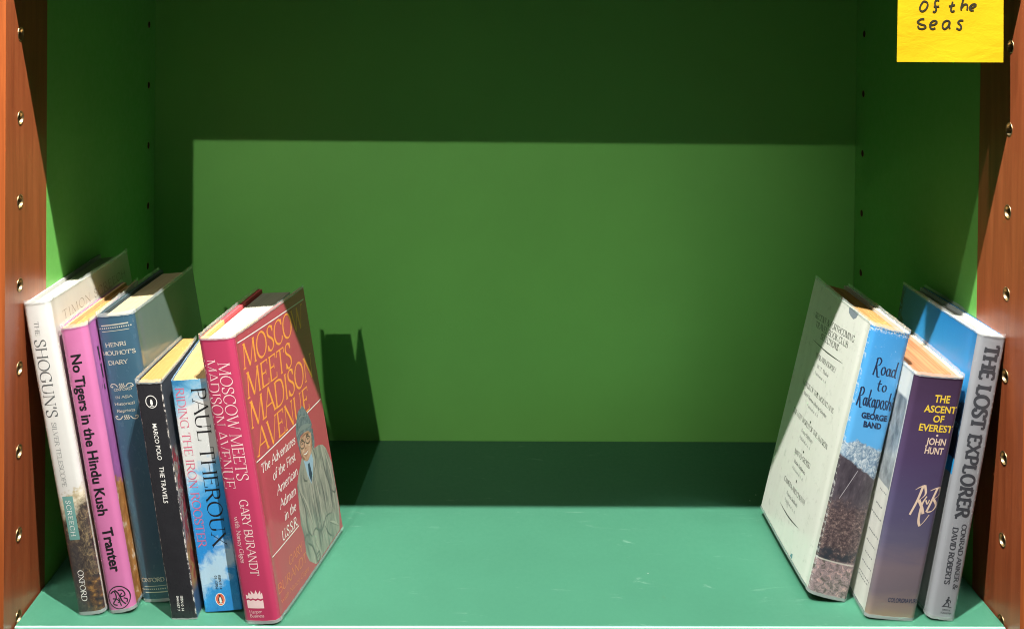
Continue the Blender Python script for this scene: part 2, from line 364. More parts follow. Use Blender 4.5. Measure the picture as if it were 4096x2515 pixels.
def text(mb, fn, s, p0, p1, h, m, thick=0.13, thin=0.045, serif=0.06, nib=18, slant=0.0, gap=0.0, mono=False, sthick=None):
    """serif lettering from p0 to p1 (baseline), cap height h, all in mm"""
    tot = sum(GL[c][0] + gap for c in s) - gap
    L = math.hypot(p1[0] - p0[0], p1[1] - p0[1]); ux, uy = (p1[0] - p0[0]) / L, (p1[1] - p0[1]) / L
    kx = L / tot; T, t = thick * h, thin * h; x = 0.0
    def place(gx, gy): return (p0[0] + ux * gx - uy * gy, p0[1] + uy * gx + ux * gy)
    def wf(flag):
        if mono: return lambda a, q: T
        if 'n' in flag: return lambda a, q: t
        if 'k' in flag: return lambda a, q: T
        def f(a, q): return t + (T - t) * abs(math.sin(a - R(nib))) ** 1.4
        return f
    cond = min(1.0, kx / h * 1.15)
    for c in s:
        adv, *strokes = GL[c]
        for st in strokes:
            fl, pts = st[0], [(x + p[0] * kx + slant * p[1] * h, p[1] * h) for p in st[1:]]
            if 'c' in fl: q = cr(pts, 5)
            elif 'e' in fl: q = pts
            else: q = subdiv(pts, 3)
            f = wf(fl); f2 = (lambda a, q_, f=f: f(a, q_) * (cond if mono else max(0.7, cond)))
            # compute widths in glyph space, then place on the line
            a0 = math.atan2(uy, ux)
            ribbon(mb, fn, [place(*g) for g in q], lambda a, q_, f2=f2, a0=a0: f2(a - a0, q_), m)
            if serif:
                ends = [q[0], q[-1]]; lo, hi = sorted(ends, key=lambda e: e[1])
                for e, on in ((lo, 's' in fl or 'b' in fl), (hi, 's' in fl or 'u' in fl)):
                    if not on: continue
                    sl = serif * h * max(0.6, cond) + (T * 0.5); st_ = sthick * h if sthick else t
                    dy = st_ / 2 if e is lo else -st_ / 2
                    ribbon(mb, fn, [place(e[0] - sl, e[1] + dy), place(e[0], e[1] + dy), place(e[0] + sl, e[1] + dy)], lambda a, q_, st_=st_: st_, m)
        x += (adv + gap) * kx
def sans(mb, fn, s, p0, p1, h, m, bold=0.0, track=1.0):
    """sans lettering from the built-in font, fitted between p0 and p1, cap height h (mm)"""
    cu = bpy.data.curves.new('t', 'FONT'); cu.body = s; cu.offset = bold; cu.resolution_u = 3; cu.space_character = track
    o = bpy.data.objects.new('t', cu); C.objects.link(o); bpy.context.view_layer.update()
    me = o.evaluated_get(bpy.context.evaluated_depsgraph_get()).to_mesh()
    vs = [v.co.copy() for v in me.vertices]; fs = [tuple(p.vertices) for p in me.polygons]
    o.to_mesh_clear(); bpy.data.objects.remove(o); bpy.data.curves.remove(cu)
    x0 = min(v.x for v in vs); x1 = max(v.x for v in vs)
    L = math.hypot(p1[0] - p0[0], p1[1] - p0[1]); ux, uy = (p1[0] - p0[0]) / L, (p1[1] - p0[1]) / L
    kx = L / (x1 - x0); ky = h / 0.727
    v2 = []
    for v in vs:
        gx, gy = (v.x - x0) * kx, v.y * ky
        v2.append((p0[0] + ux * gx - uy * gy, p0[1] + uy * gx + ux * gy))
    v2, fs = tess(v2, fs, 2.5)
    mb.add([fn(x, y, 0.00008) for x, y in v2], fs, m)
def poly(mb, fn, pts, m, lay=0):
    """flat printed patch: a filled outline in face coordinates (mm)"""
    bm = bmesh.new(); vs = [bm.verts.new((x, y, 0)) for x, y in pts]
    es = [bm.edges.new((vs[i], vs[(i + 1) % len(vs)])) for i in range(len(vs))]
    bmesh.ops.triangle_fill(bm, edges=es, use_beauty=True)
    bm.verts.index_update()
    off = 0.00003 + lay * 0.000025
    v2, fs = tess([(v.co.x, v.co.y) for v in bm.verts], [tuple(v.index for v in f.verts) for f in bm.faces], 4.0); bm.free()
    mb.add([fn(x, y, off) for x, y in v2], fs, m, v2)
def line(mb, fn, pts, w, m, taper=False, n=8):
    q = subdiv(pts, n) if len(pts) == 2 else cr(pts, 5)
    ribbon(mb, fn, q, (lambda a, t: w * (0.12 + 0.88 * math.sin(math.pi * t))) if taper else (lambda a, t: w), m)

# ------------------------------------------------------------------ books
def paper_mat(name, col, streak=0.25):
    m = NT(name); o = m.obj()
    st = m.noise(m.mapping(o, (420, 4, 4)), 1.0, 3, 0.6)      # page edges: fine lines running front to back
    big = m.noise(o, 60, 4)
    c = m.mix(m.math('MULTIPLY', m.fade(st, 0.42, 0.66), streak), col, tuple(x * 0.55 for x in col))
    c = m.mix(m.math('MULTIPLY', m.fade(big, 0.5, 0.75), 0.25), c, tuple(x * y for x, y in zip(col, (0.9, 0.75, 0.55))))
    m.set(col=c, rough=0.85, spec=0.2); m.bump(st, 0.35, 0.0006); return m.mat
FILM = NT('clear_film'); _t = FILM.t
_tr = FILM.n('ShaderNodeBsdfTransparent', {0: (0.98, 0.99, 0.985, 1)})
_gl = FILM.n('ShaderNodeBsdfGlossy', {'Color': (1, 1, 1, 1), 'Roughness': 0.16})
_df = FILM.n('ShaderNodeBsdfDiffuse', {'Color': (0.86, 0.92, 0.90, 1)})
_lw = FILM.n('ShaderNodeLayerWeight', {'Blend': 0.5})
_fr = FILM.n('ShaderNodeMath', {0: FILM.math('POWER', _lw.outputs['Facing'], 4.0), 1: 0.75, 2: 0.06}, operation='MULTIPLY_ADD')
_m1 = FILM.n('ShaderNodeMixShader', {0: 0.30, 1: _tr.outputs[0], 2: _df.outputs[0]})
_m2 = FILM.n('ShaderNodeMixShader', {0: _fr.outputs[0], 1: _m1.outputs[0], 2: _gl.outputs[0]})
_t.links.new(_m2.outputs[0], _t.nodes['Material Output'].inputs[0]); FILM = FILM.mat

class Book:
    def __init__(s, name, label, pose, side, rc, bulge, hard=True, board=None, film=True, thick=None):
        s.x0, s.y0, s.t, s.yaw, s.H, s.T, s.W, s.fl, s.fr, s.sh = pose
        s.side = side; s.rc = rc; s.bulge = bulge; s.hard = hard; s.film = film
        s.root = empty(name, (s.x0, s.y0, 0.0), (0, -s.t, s.yaw))
        tag(s.root, label, 'book', 'secondhand travel books leaning on the shelf')
        s.th = thick or (0.0005 if hard else 0.0004); s.board = board
        s.lift = 0.0022 if (hard and film) else 0.0006
        s.seed = rnd.uniform(0, 90); s.pagek = 0.25; s.pagekl = None
    def xf(s, p):
        u, v, w = p; uu = u if s.side == 'L' else u - s.T
        return (uu * (1 - s.sh * math.sin(s.t)), v, w - s.sh * math.cos(s.t) * uu)
    # surfaces -------------------------------------------------
    def spine_v(s, u):
        u = min(max(u, 0.0), s.T); rc = s.rc; b = -s.bulge * (1 - (2 * u / s.T - 1) ** 2)
        e = min(u, s.T - u)
        return b + (rc - math.sqrt(max(0, rc * rc - (rc - e) ** 2)) if e < rc else 0.0)
    def cover_u(s, v, right):
        f = max(0, v) / s.W; g = 0.0005 * math.exp(-((v - 0.010) / 0.0036) ** 2) if s.hard else 0
        bow = 0.0006 * math.sin(math.pi * min(1, f))
        return s.T + s.fr * f - g + bow if right else -s.fl * f + g - bow
    def fs(s):  # spine printing
        return lambda a, b, off: (a / 1000, s.spine_v(a / 1000) - off, b / 1000)
    def fc(s, right):
        if right: return lambda a, b, off: (s.cover_u(a / 1000, True) + off, a / 1000, b / 1000)
        return lambda a, b, off: (s.cover_u(-a / 1000, False) - off, -a / 1000, b / 1000)
    def jag(s, x, amp): return amp * (mnoise.noise((x * 260 + s.seed, s.seed, 0)) + 0.5 * mnoise.noise((x * 900 + s.seed, 3, 1)))
    # parts ----------------------------------------------------
    def sheet(s, path, m, name, w0, w1, th, parent, amp=0.0003, nw=10, film=False):
        """path: list of (u, v, nu, nv, uvs); builds a solid sheet of thickness th inward"""
        mb = MB(); mb.xf = s.xf; n = len(path); vo = []; vi = []; uv = []
        for i, (u, v, nu, nv, sx) in enumerate(path):
            for k in range(nw + 1):
                w = w0 + (w1 - w0) * k / nw
                if k == nw: w += s.jag(u + v * 1.3, amp)
                if k == 0: w += s.jag(u * 1.7 + v + 5, amp * 0.7) * (1 if film else 0.4)
                vo.append((u, v, w)); vi.append((u - nu * th, v - nv * th, w)); uv.append((sx * 1000, w * 1000))
        if film: vi = []
        N = nw + 1; fo = []; fi = []; rim = []; M_ = len(vo)
        for i in range(n - 1):
            for k in range(nw):
                a, b, c_, d = i * N + k, (i + 1) * N + k, (i + 1) * N + k + 1, i * N + k + 1
                fo.append((a, b, c_, d)); fi.append((M_ + d, M_ + c_, M_ + b, M_ + a))
            a, b = i * N, (i + 1) * N; rim.append((a, M_ + a, M_ + b, b))
            a, b = i * N + nw, (i + 1) * N + nw; rim.append((b, M_ + b, M_ + a, a))
        for k in range(nw):
            rim.append((k, k + 1, M_ + k + 1, M_ + k)); e = (n - 1) * N + k; rim.append((e + 1, e, M_ + e, M_ + e + 1))
        if film:
            mb.add(vo, fo, m, uv, True); return mb.build(name, parent)
        mb.add(vo, fo, m, uv, True)
        mb.add(vo + vi, fi + rim, m, uv + uv, False)
        return mb.build(name, parent)
    def spine_path(s, out=0.0):
        N = 26; P = []
        for i in range(N + 1):
            t = i / N; u = s.T * (0.5 - 0.5 * math.cos(math.pi * t)); v = s.spine_v(u)
            e = 1e-5; du = 2 * e; dv = s.spine_v(u + e) - s.spine_v(u - e)
            if i == 0: nu, nv = -1, 0
            elif i == N: nu, nv = 1, 0
            else:
                d = math.hypot(du, dv); nu, nv = dv / d, -du / d
            P.append((u + nu * out, v + nv * out, nu, nv, u))
        return P
    def cover_path(s, right, out=0.0, v1=None):
        v0 = s.rc + 0.00002 + (0.0); v1 = v1 or s.W; N = 56; P = []
        for i in range(N + 1):
            v = v0 + (v1 - v0) * i / N
            P.append((s.cover_u(v, right) + (out if right else -out), v, 1 if right else -1, 0, v))
        return P if right else P[::-1]
    def build(s, spine_m, left_m, right_m, page_m, board_m=None, top_inset=0.003, amp=0.0004):
        r = s.root; z0 = s.lift
        s.spine = s.sheet(s.spine_path(), spine_m, 'spine', z0, s.H, s.th, r, amp)
        s.left = s.sheet(s.cover_path(False), left_m, 'front_cover' if s.side == 'R' and False else 'back_cover', z0, s.H, s.th, r, amp)
        s.right = s.sheet(s.cover_path(True), right_m, 'front_cover', z0, s.H, s.th, r, amp)
        inset = top_inset if s.hard else 0.0004
        bt = 0.0024 if s.hard else 0.0
        if s.hard:
            for par, rt in ((s.left, False), (s.right, True)):
                P = [(u - (s.th + 0.00005) * nu, v, nu, nv, sx) for u, v, nu, nv, sx in s.cover_path(rt, 0, s.W - 0.0006)]
                s.sheet(P, board_m, 'board', z0 + 0.0008, s.H - 0.0006, bt, par, 0.0, 4)
        # page block
        a = s.th + bt + 0.0003; vf = s.rc + (0.003 if s.hard else 0.0005); vb = s.W - (0.004 if s.hard else 0.0006)
        k = s.pagek if s.hard else 0.98
        mb = MB(); mb.xf = s.xf; NU, NV = 8, 12; top = []; bot = []
        for i in range(NV + 1):
            v = vf + (vb - vf) * i / NV; f = v / s.W
            kl = k if s.pagekl is None else s.pagekl
            ul = max(a - s.fl * f * kl, s.cover_u(v, False) + a); ur = min(s.T - a + s.fr * f * k, s.cover_u(v, True) - a)
            if i == 0: ul += 0.0010; ur -= 0.0010
            for j in range(NU + 1):
                u = ul + (ur - ul) * j / NU
                z = s.H - inset + 0.00035 * mnoise.noise((u * 300 + s.seed, v * 40, 2)) - (0.0004 if s.hard else 0.0002)
                top.append((u, v, z)); bot.append((u, v, z0 + inset + 0.0004))
        n1 = NU + 1; M_ = len(top); fs = []
        for i in range(NV):
            for j in range(NU):
                q = i * n1 + j; fs += [(q, q + 1, q + n1 + 1, q + n1), (M_ + q + n1, M_ + q + n1 + 1, M_ + q + 1, M_ + q)]
            q = i * n1; fs.append((q, q + n1, M_ + q + n1, M_ + q)); q = i * n1 + NU; fs.append((q + n1, q, M_ + q, M_ + q + n1))
        for j in range(NU):
            fs.append((j + 1, j, M_ + j, M_ + j + 1)); q = NV * n1 + j; fs.append((q, q + 1, M_ + q + 1, M_ + q))
        mb.add(top + bot, fs, page_m); s.pages = mb.build('pages', r)
        if s.film:
            P = s.cover_path(False, 0.0005) + s.spine_path(0.0005) + s.cover_path(True, 0.0005)
            s.rim = s.sheet(P, FILM, 'clear_film', s.H - 0.0008, s.H + 0.0026, 0.00012, r, 0.0007, 3, True)
            o2 = s.sheet(P, FILM, 'clear_film', 0.0002, z0 + 0.0006, 0.00012, r, 0.0005, 3, True)
        return s
    def mb(s): m = MB(); m.xf = s.xf; return m

BLACK = plain('black_ink', (0.012, 0.012, 0.014), 0.4, 0.1, coat=0.5, crough=0.2)
def ink(name, col): return plain(name, col, 0.42, 0.06, 200, coat=0.5, crough=0.2)
GREYINK = ink('grey_ink', (0.075, 0.08, 0.08)); PALEINK = ink('pale_grey_ink', (0.20, 0.215, 0.205))
WHITE = ink('white_ink', (0.80, 0.79, 0.74))
CREAMP = paper_mat('cream_pages', (0.43, 0.35, 0.21)); WHITEP = paper_mat('white_pages', (0.47, 0.45, 0.36), 0.25)
TANP = paper_mat('tan_pages', (0.46, 0.26, 0.085), 0.7); BROWNP = paper_mat('brown_pages', (0.42, 0.19, 0.085), 0.85)

# --- tall white hardback, landscape on the foot of its spine
def a_spine():
    m = NT('white_jacket_spine'); s, w = m.sw(); uv = m.uv()
    n = m.noise(uv, 0.18, 5, 0.6); n2 = m.noise(m.mapping(uv, (1, 0.6, 1)), 0.35, 6, 0.65, 1.2)
    base = m.mix(m.noise(uv, 0.05, 3), (0.54, 0.535, 0.50), (0.63, 0.625, 0.59))
    edge = m.math('ADD', w, m.math('MULTIPLY', m.math('SUBTRACT', n, 0.5), 26))
    edge = m.math('ADD', edge, m.math('MULTIPLY', m.math('SUBTRACT', 10.5, s), 0.5))
    pic = m.ramp(n2, [(0.32, (0.018, 0.015, 0.014)), (0.47, (0.055, 0.042, 0.036)), (0.58, (0.14, 0.105, 0.065)), (0.70, (0.34, 0.25, 0.12))])
    low = m.ramp(m.noise(uv, 0.22, 5), [(0.38, (0.02, 0.02, 0.024)), (0.55, (0.10, 0.055, 0.03)), (0.66, (0.30, 0.16, 0.05))])
    pic = m.mix(m.math('MULTIPLY', m.fade(w, 36, 24), m.fade(s, 8, 13)), pic, low)
    dark = m.math('MULTIPLY', m.fade(s, 14, 8), m.fade(w, 64, 52))
    pic = m.mix(m.math('MULTIPLY', dark, 0.75), pic, (0.045, 0.040, 0.042))
    cloud = m.mix(m.fade(n, 0.42, 0.6), (0.42, 0.35, 0.22), (0.62, 0.56, 0.42))
    c = m.mix(m.fade(edge, 97, 93), base, cloud); c = m.mix(m.fade(edge, 88, 78), c, pic)
    return printed(m, c, 0.2, 0.12)
def a_cover():
    m = NT('ivory_jacket_cover'); c = m.mix(m.noise(m.uv(), 0.03, 4), (0.48, 0.45, 0.38), (0.58, 0.555, 0.48)); return printed(m, c, 0.3, 0.12)
GREYBOARD = plain('grey_board', (0.45, 0.45, 0.42), 0.8); TEALINK = ink('teal_panel', (0.13, 0.30, 0.27)); UMBER = ink('umber_ink', (0.20, 0.165, 0.12))
A = Book('hardback_book', 'tall white hardback with a dark landscape at the foot of its spine', (0.0432, 0.0162, 0.1803, -0.001, 0.2454, 0.0209, 0.1671, 0.0, 0.0061, 0.079), 'L', 0.0035, 0.0016)
A.build(a_spine(), a_cover(), a_cover(), WHITEP, GREYBOARD)
b = A.mb(); f = A.fs()
text(b, f, 'THE', (7.2, 231), (6.8, 219.8), 3.6, GREYINK, 0.11, 0.05)
text(b, f, "SHOGUN'S", (4.8, 217), (4.0, 155.5), 8.8, GREYINK, 0.12, 0.045)
text(b, f, 'SILVER TELESCOPE', (6.8, 151.8), (6.6, 101), 3.6, PALEINK, 0.13, 0.06)
b.build('title_lettering', A.spine); b = A.mb()
poly(b, f, [(4.8, 93.4), (13, 93.4), (12.9, 59.2), (4.7, 59.2)], TEALINK)
text(b, lambda a, c, o: f(a, c, o + 0.00008), 'SCREECH', (7, 90.5), (6.6, 62), 3.6, WHITE, 0.13, 0.06, gap=0.12)
b.build('author_panel', A.spine); b = A.mb()
text(b, f, 'OXFORD', (6.6, 35.4), (5.9, 11), 4.3, WHITE, 0.14, 0.06)
b.build('publisher_lettering', A.spine)
b = A.mb(); text(b, A.fc(True), 'TIMON SCREECH', (18.5, 225.2), (154.5, 225.2), 7.0, UMBER, 0.11, 0.045, gap=0.12); b.build('author_lettering', A.right)

# --- pink hardback
def b_spine():
    m = NT('pink_jacket_spine'); uv = m.uv()
    return printed(m, m.mix(m.noise(uv, 0.04, 4), (0.50, 0.135, 0.305), (0.57, 0.18, 0.37)), 0.2, 0.14)
def b_cover():
    m = NT('purple_jacket_cover'); s, w = m.sw(); uv = m.uv(); n = m.noise(uv, 0.12, 5, 0.6)
    lil = m.mix(m.fade(w, 210, 100), (0.42, 0.13, 0.36), (0.28, 0.095, 0.29))
    org = m.ramp(m.noise(uv, 0.09, 5, 0.6), [(0.4, (0.30, 0.12, 0.03)), (0.55, (0.42, 0.19, 0.05)), (0.64, (0.62, 0.48, 0.34))])
    e = m.math('ADD', w, m.math('MULTIPLY', m.math('SUBTRACT', n, 0.5), 22)); e = m.math('ADD', e, m.math('MULTIPLY', s, 0.45))
    return printed(m, m.mix(m.fade(e, 105, 103), lil, org), 0.25, 0.14)
B_ = Book('hardback_book', 'bright pink hardback with bold black lettering, second from the left wooden panel', (0.066, 0.0184, 0.1754, 0.003, 0.2248, 0.0212, 0.1399, -0.0046, -0.0034, 0.0181), 'L', 0.0045, 0.0018)
B_.build(b_spine(), b_cover(), b_cover(), TANP, plain('tan_board', (0.55, 0.36, 0.16), 0.8))
b = B_.mb(); f = B_.fs()
sans(b, f, 'No Tigers in the Hindu Kush', (6.2, 203.6), (6.1, 77), 8.0, BLACK, 0.028)
b.build('title_lettering', B_.spine); b = B_.mb()
sans(b, f, 'Tranter', (7.0, 66.8), (8.2, 31.8), 8.2, BLACK, 0.028)
b.build('author_lettering', B_.spine); b = B_.mb()
cx, cy = 11.0, 11.8
line(b, f, [(cx + 8.2 * math.cos(R(a)), cy + 8.8 * math.sin(R(a))) for a in range(0, 361, 15)], 0.75, BLACK)
for pts, wd in (([(5, 15.5), (8, 17), (9, 12), (6, 7.5), (9, 6)], 1.0), ([(8.5, 18), (11, 15), (13, 9), (15.5, 6)], 1.1), ([(11, 17.5), (14.5, 17), (15.8, 13), (12, 12.5), (13.6, 15)], 0.9), ([(6, 11.5), (10, 10.2), (12, 5.2)], 0.9), ([(14.5, 11), (17, 9.4), (16.2, 7)], 0.9), ([(9.6, 8.0), (11.4, 9.0), (10.6, 11.8)], 0.8)):
    line(b, f, pts, wd, BLACK)
b.build('publisher_emblem', B_.spine)
b = B_.mb(); f = B_.fc(True)
for q in ([(14.2, 203), (17.5, 203), (17.5, 192), (15, 191)], [(14.6, 189), (17.8, 189), (17.6, 178), (15.2, 177)], [(14.6, 172), (17.4, 173), (17.4, 168.5), (15, 168)]): poly(b, f, q, BLACK, 1)
line(b, f, [(10.5, 170), (14, 174), (17.5, 176.5)], 0.5, BLACK); b.build('cover_drawing', B_.right)

# --- blue cloth hardback with gilt bands
def c_spine():
    m = NT('blue_cloth_spine'); s, w = m.sw()
    c = m.mix(m.fade(w, 225, 30), (0.040, 0.110, 0.165), (0.036, 0.090, 0.118)); c = m.mix(m.noise(m.uv(), 0.06, 4), c, (0.030, 0.078, 0.12))
    return printed(m, c, 0.2, 0.16)
def c_cover():
    m = NT('slate_green_cover'); c = m.mix(m.noise(m.uv(), 0.03, 4), (0.098, 0.138, 0.125), (0.125, 0.168, 0.150)); return printed(m, c, 0.10, 0.05, 1.0)
GILT = plain('dull_gilt', (0.52, 0.49, 0.39), 0.45, 0.2, metal=0.15)
C_ = Book('hardback_book', 'dark blue hardback with pale gilt bands, between the pink and black spines', (0.0873, 0.0351, 0.1718, -0.0362, 0.2296, 0.0307, 0.1502, -0.0022, 0.002, 0.0752), 'L', 0.004, 0.0022)
C_.build(c_spine(), c_cover(), c_cover(), CREAMP, plain('dark_board', (0.03, 0.05, 0.06), 0.7))
b = C_.mb(); f = C_.fs()
for w0, w1, wd in ((221.4, 222.9, 0.9), (216.7, 218.0, 0.45), (12.6, 12.8, 0.45), (7.8, 7.6, 0.8)): line(b, f, [(0.8, w0), (29.6, w1)], wd, GILT)
for w0, w1 in ((219.2, 220.6), (10.3, 10.2)):
    for i in range(16):
        u = 1.6 + i * 1.75; w = w0 + (w1 - w0) * i / 15; poly(b, f, [(u + 0.55 * math.cos(a), w + 0.55 * math.sin(a)) for a in [k * 0.785 for k in range(8)]], GILT)
for st, a0, a1, bw, h in (('HENRI', 5, 22.2, 204.6, 3.2), ("MOUHOT'S", 1, 28.2, 197.9, 3.2), ('DIARY', 5, 21.2, 190.2, 3.2), ('OXFORD', 6, 20.8, 169.3, 2.0), ('IN ASIA', 6.2, 20.2, 163.2, 2.0), ('Historical', 4.6, 21.4, 157.8, 2.2), ('Reprints', 5.6, 20.6, 152.2, 2.2), ('OXFORD', 2.6, 21.4, 16.2, 3.1)):
    text(b, f, st, (a0, bw), (a1, bw + (0.6 if bw > 100 else -0.1)), h, GILT, 0.19, 0.11)
b.build('gilt_lettering', C_.spine); b = C_.mb()
for yy, sg in ((173.5, 1), (148.2, -1)):
    for dx in (-1.6, 0, 1.6): line(b, f, [(13 + dx - 0.5, yy - 1.7), (13 + dx + 0.7, yy - 0.4), (13 + dx - 0.4, yy + 0.6), (13 + dx + 0.6, yy + 1.8)], 0.6, GILT)
    for sd in (-1, 1): line(b, f, [(13 + sd * 3.2, yy - 1.0 * sg), (13 + sd * 5.2, yy + 1.2 * sg), (13 + sd * 8, yy + 1.3 * sg), (13 + sd * 9.2, yy - 0.4 * sg), (13 + sd * 7.8, yy - 1.2 * sg), (13 + sd * 7.3, yy - 0.2 * sg)], 0.7, GILT)
b.build('gilt_ornament', C_.spine)

# --- black paperback
def d_spine():
    m = NT('black_paper_spine'); s, w = m.sw(); uv = m.uv()
    c = m.mix(m.noise(uv, 0.08, 5), (0.012, 0.012, 0.015), (0.024, 0.0235, 0.028))
    ed = m.math('MINIMUM', s, m.math('SUBTRACT', 19.7, s))
    n = m.noise(m.mapping(uv, (1, 0.5, 1)), 0.5, 5, 0.7)
    worn = m.math('MULTIPLY', m.fade(ed, 0.9, 0.35), m.fade(n, 0.50, 0.58))
    return printed(m, m.mix(worn, c, (0.62, 0.58, 0.52)), 0.1, 0.22, 0.4)
def d_cover():
    m = NT('manuscript_picture_cover'); s, w = m.sw(); uv = m.uv()
    n = m.noise(m.mapping(uv, (1, 0.55, 1)), 0.13, 4, 0.6, 1.0)
    pic = m.ramp(n, [(0.34, (0.05, 0.03, 0.035)), (0.43, (0.32, 0.035, 0.05)), (0.50, (0.12, 0.04, 0.05)), (0.55, (0.30, 0.30, 0.27)), (0.60, (0.10, 0.11, 0.12)), (0.66, (0.45, 0.30, 0.12)), (0.72, (0.07, 0.12, 0.20))])
    low = m.mix(m.fade(w, 26, 18), m.mix(m.fade(n, 0.45, 0.55), (0.30, 0.20, 0.07), (0.26, 0.05, 0.04)), (0.035, 0.08, 0.16))
    pic = m.mix(m.fade(w, 64, 50), pic, low)
    c = m.mix(m.fade(m.math('ADD', w, m.math('MULTIPLY', s, 0.25)), 136, 128), (0.045, 0.048, 0.055), pic)
    nn = m.noise(m.mapping(uv, (1, 0.5, 1)), 0.6, 5, 0.7)
    c = m.mix(m.math('MULTIPLY', m.fade(s, 1.6, 0.7), m.fade(nn, 0.47, 0.55)), c, (0.66, 0.62, 0.56))
    return printed(m, c, 0.2, 0.12, 0.6)
D = Book('paperback_book', 'slim black paperback with worn white edges and small white lettering', (0.1174, 0.0103, 0.1578, -0.0152, 0.185, 0.0197, 0.112, -0.0041, -0.0035, 0.1341), 'L', 0.0010, 0.0004, hard=False)
D.build(d_spine(), d_cover(), d_cover(), paper_mat('yellowed_pages', (0.42, 0.245, 0.075), 0.25))
def penguin(b, f, cx, cy, rw, rh, ring, fill, bodyc, belly):
    E_ = lambda k: [(cx + rw * k * math.cos(R(a)), cy + rh * k * math.sin(R(a))) for a in range(0, 360, 15)]
    if fill: poly(b, f, E_(1.0), fill, 0)
    if ring: line(b, f, E_(1.0) + [E_(1.0)[0]], rw * 0.14, ring)
    P = lambda L: [(cx + x * rw, cy + y * rh) for x, y in L]
    poly(b, f, P([(-.12, .72), (-.30, .62), (-.14, .50), (-.42, .18), (-.52, -.30), (-.36, -.22), (-.30, -.62), (.30, -.62), (.36, -.22), (.52, -.30), (.42, .18), (.16, .50), (.18, .66), (.04, .76)]), bodyc, 1)
    poly(b, f, P([(0, .46), (-.20, .20), (-.24, -.30), (-.12, -.56), (.14, -.56), (.26, -.30), (.22, .20)]), belly, 2)
    poly(b, f, P([(-.34, -.64), (-.02, -.64), (-.02, -.74), (-.40, -.74)]), belly, 1); poly(b, f, P([(.04, -.64), (.34, -.64), (.40, -.74), (.04, -.74)]), belly, 1)
b = D.mb(); f = D.fs()
penguin(b, f, 10.2, 170.0, 4.2, 4.7, WHITE, None, BLACK, WHITE)
b.build('publisher_emblem', D.spine); b = D.mb()
sans(b, f, 'MARCO POLO', (8.3, 153), (8.4, 124.6), 3.5, WHITE, 0.008); sans(b, f, 'THE TRAVELS', (8.5, 119.6), (7.8, 91), 3.6, WHITE, 0.008)
b.build('title_lettering', D.spine); b = D.mb()
sans(b, f, 'ISBN 0 14', (9.6, 18.5), (9.0, 6.6), 2.0, WHITE, 0.01); sans(b, f, '044.057 7', (6.4, 18.5), (5.8, 6.6), 2.0, WHITE, 0.01)
b.build('number_lettering', D.spine)

# --- blue paperback
def e_spine():
    m = NT('sky_picture_spine'); s, w = m.sw(); uv = m.uv()
    n = m.noise(m.mapping(uv, (0.8, 1, 1)), 0.11, 5, 0.62, 0.5)
    e = m.math('ADD', w, m.math('MULTIPLY', m.math('SUBTRACT', n, 0.5), 46)); e = m.math('ADD', e, m.math('MULTIPLY', m.math('SUBTRACT', s, 14), -0.7))
    c = m.ramp(m.n('ShaderNodeMapRange', {0: e, 1: 0, 2: 190}).outputs[0], [(0.0, (0.02, 0.20, 0.52)), (0.10, (0.03, 0.28, 0.62)), (0.15, (0.42, 0.60, 0.72)), (0.21, (0.40, 0.60, 0.74)), (0.27, (0.02, 0.24, 0.60)), (0.46, (0.03, 0.27, 0.60)), (0.55, (0.14, 0.42, 0.68)), (0.62, (0.58, 0.60, 0.58)), (0.84, (0.62, 0.62, 0.60)), (0.93, (0.16, 0.40, 0.58)), (1.0, (0.03, 0.18, 0.36))])
    return printed(m, c, 0.12, 0.2, 0.5)
def e_cover():
    m = NT('sky_picture_cover'); return printed(m, m.mix(m.noise(m.uv(), 0.05, 4), (0.04, 0.22, 0.5), (0.4, 0.5, 0.55)), 0.12, 0.2, 0.5)
PINKINK = ink('pink_red_ink', (0.62, 0.12, 0.20)); ORANGEINK = ink('orange_ink', (0.72, 0.13, 0.07))
E_ = Book('paperback_book', 'sky blue and cloudy white paperback with large black lettering', (0.1407, 0.0194, 0.1516, 0.0242, 0.1834, 0.0293, 0.1053, 0.0021, 0.0, 0.0839), 'L', 0.0012, 0.0006, hard=False, film=False)
E_.build(e_spine(), e_cover(), e_cover(), paper_mat('pale_yellow_pages', (0.44, 0.32, 0.145), 0.2))
b = E_.mb(); f = E_.fs()
text(b, f, 'RIDING THE IRON ROOSTER', (2.6, 178), (2.5, 51.6), 6.6, PINKINK, 0.12, 0.05)
b.build('title_lettering', E_.spine); b = E_.mb()
text(b, f, 'PAUL THEROUX', (14.8, 177.2), (13.8, 51.3), 11.2, BLACK, 0.13, 0.04)
b.build('author_lettering', E_.spine); b = E_.mb()
sans(b, f, 'ISBN 0 14', (14.4, 28.9), (14.2, 17.8), 2.1, BLACK, 0.008); sans(b, f, '01.12952', (11.5, 28.9), (11.2, 18), 2.1, BLACK, 0.008)
b.build('number_lettering', E_.spine); b = E_.mb()
penguin(b, f, 13.5, 9.9, 3.6, 4.8, WHITE, ORANGEINK, BLACK, WHITE)
b.build('publisher_emblem', E_.spine)

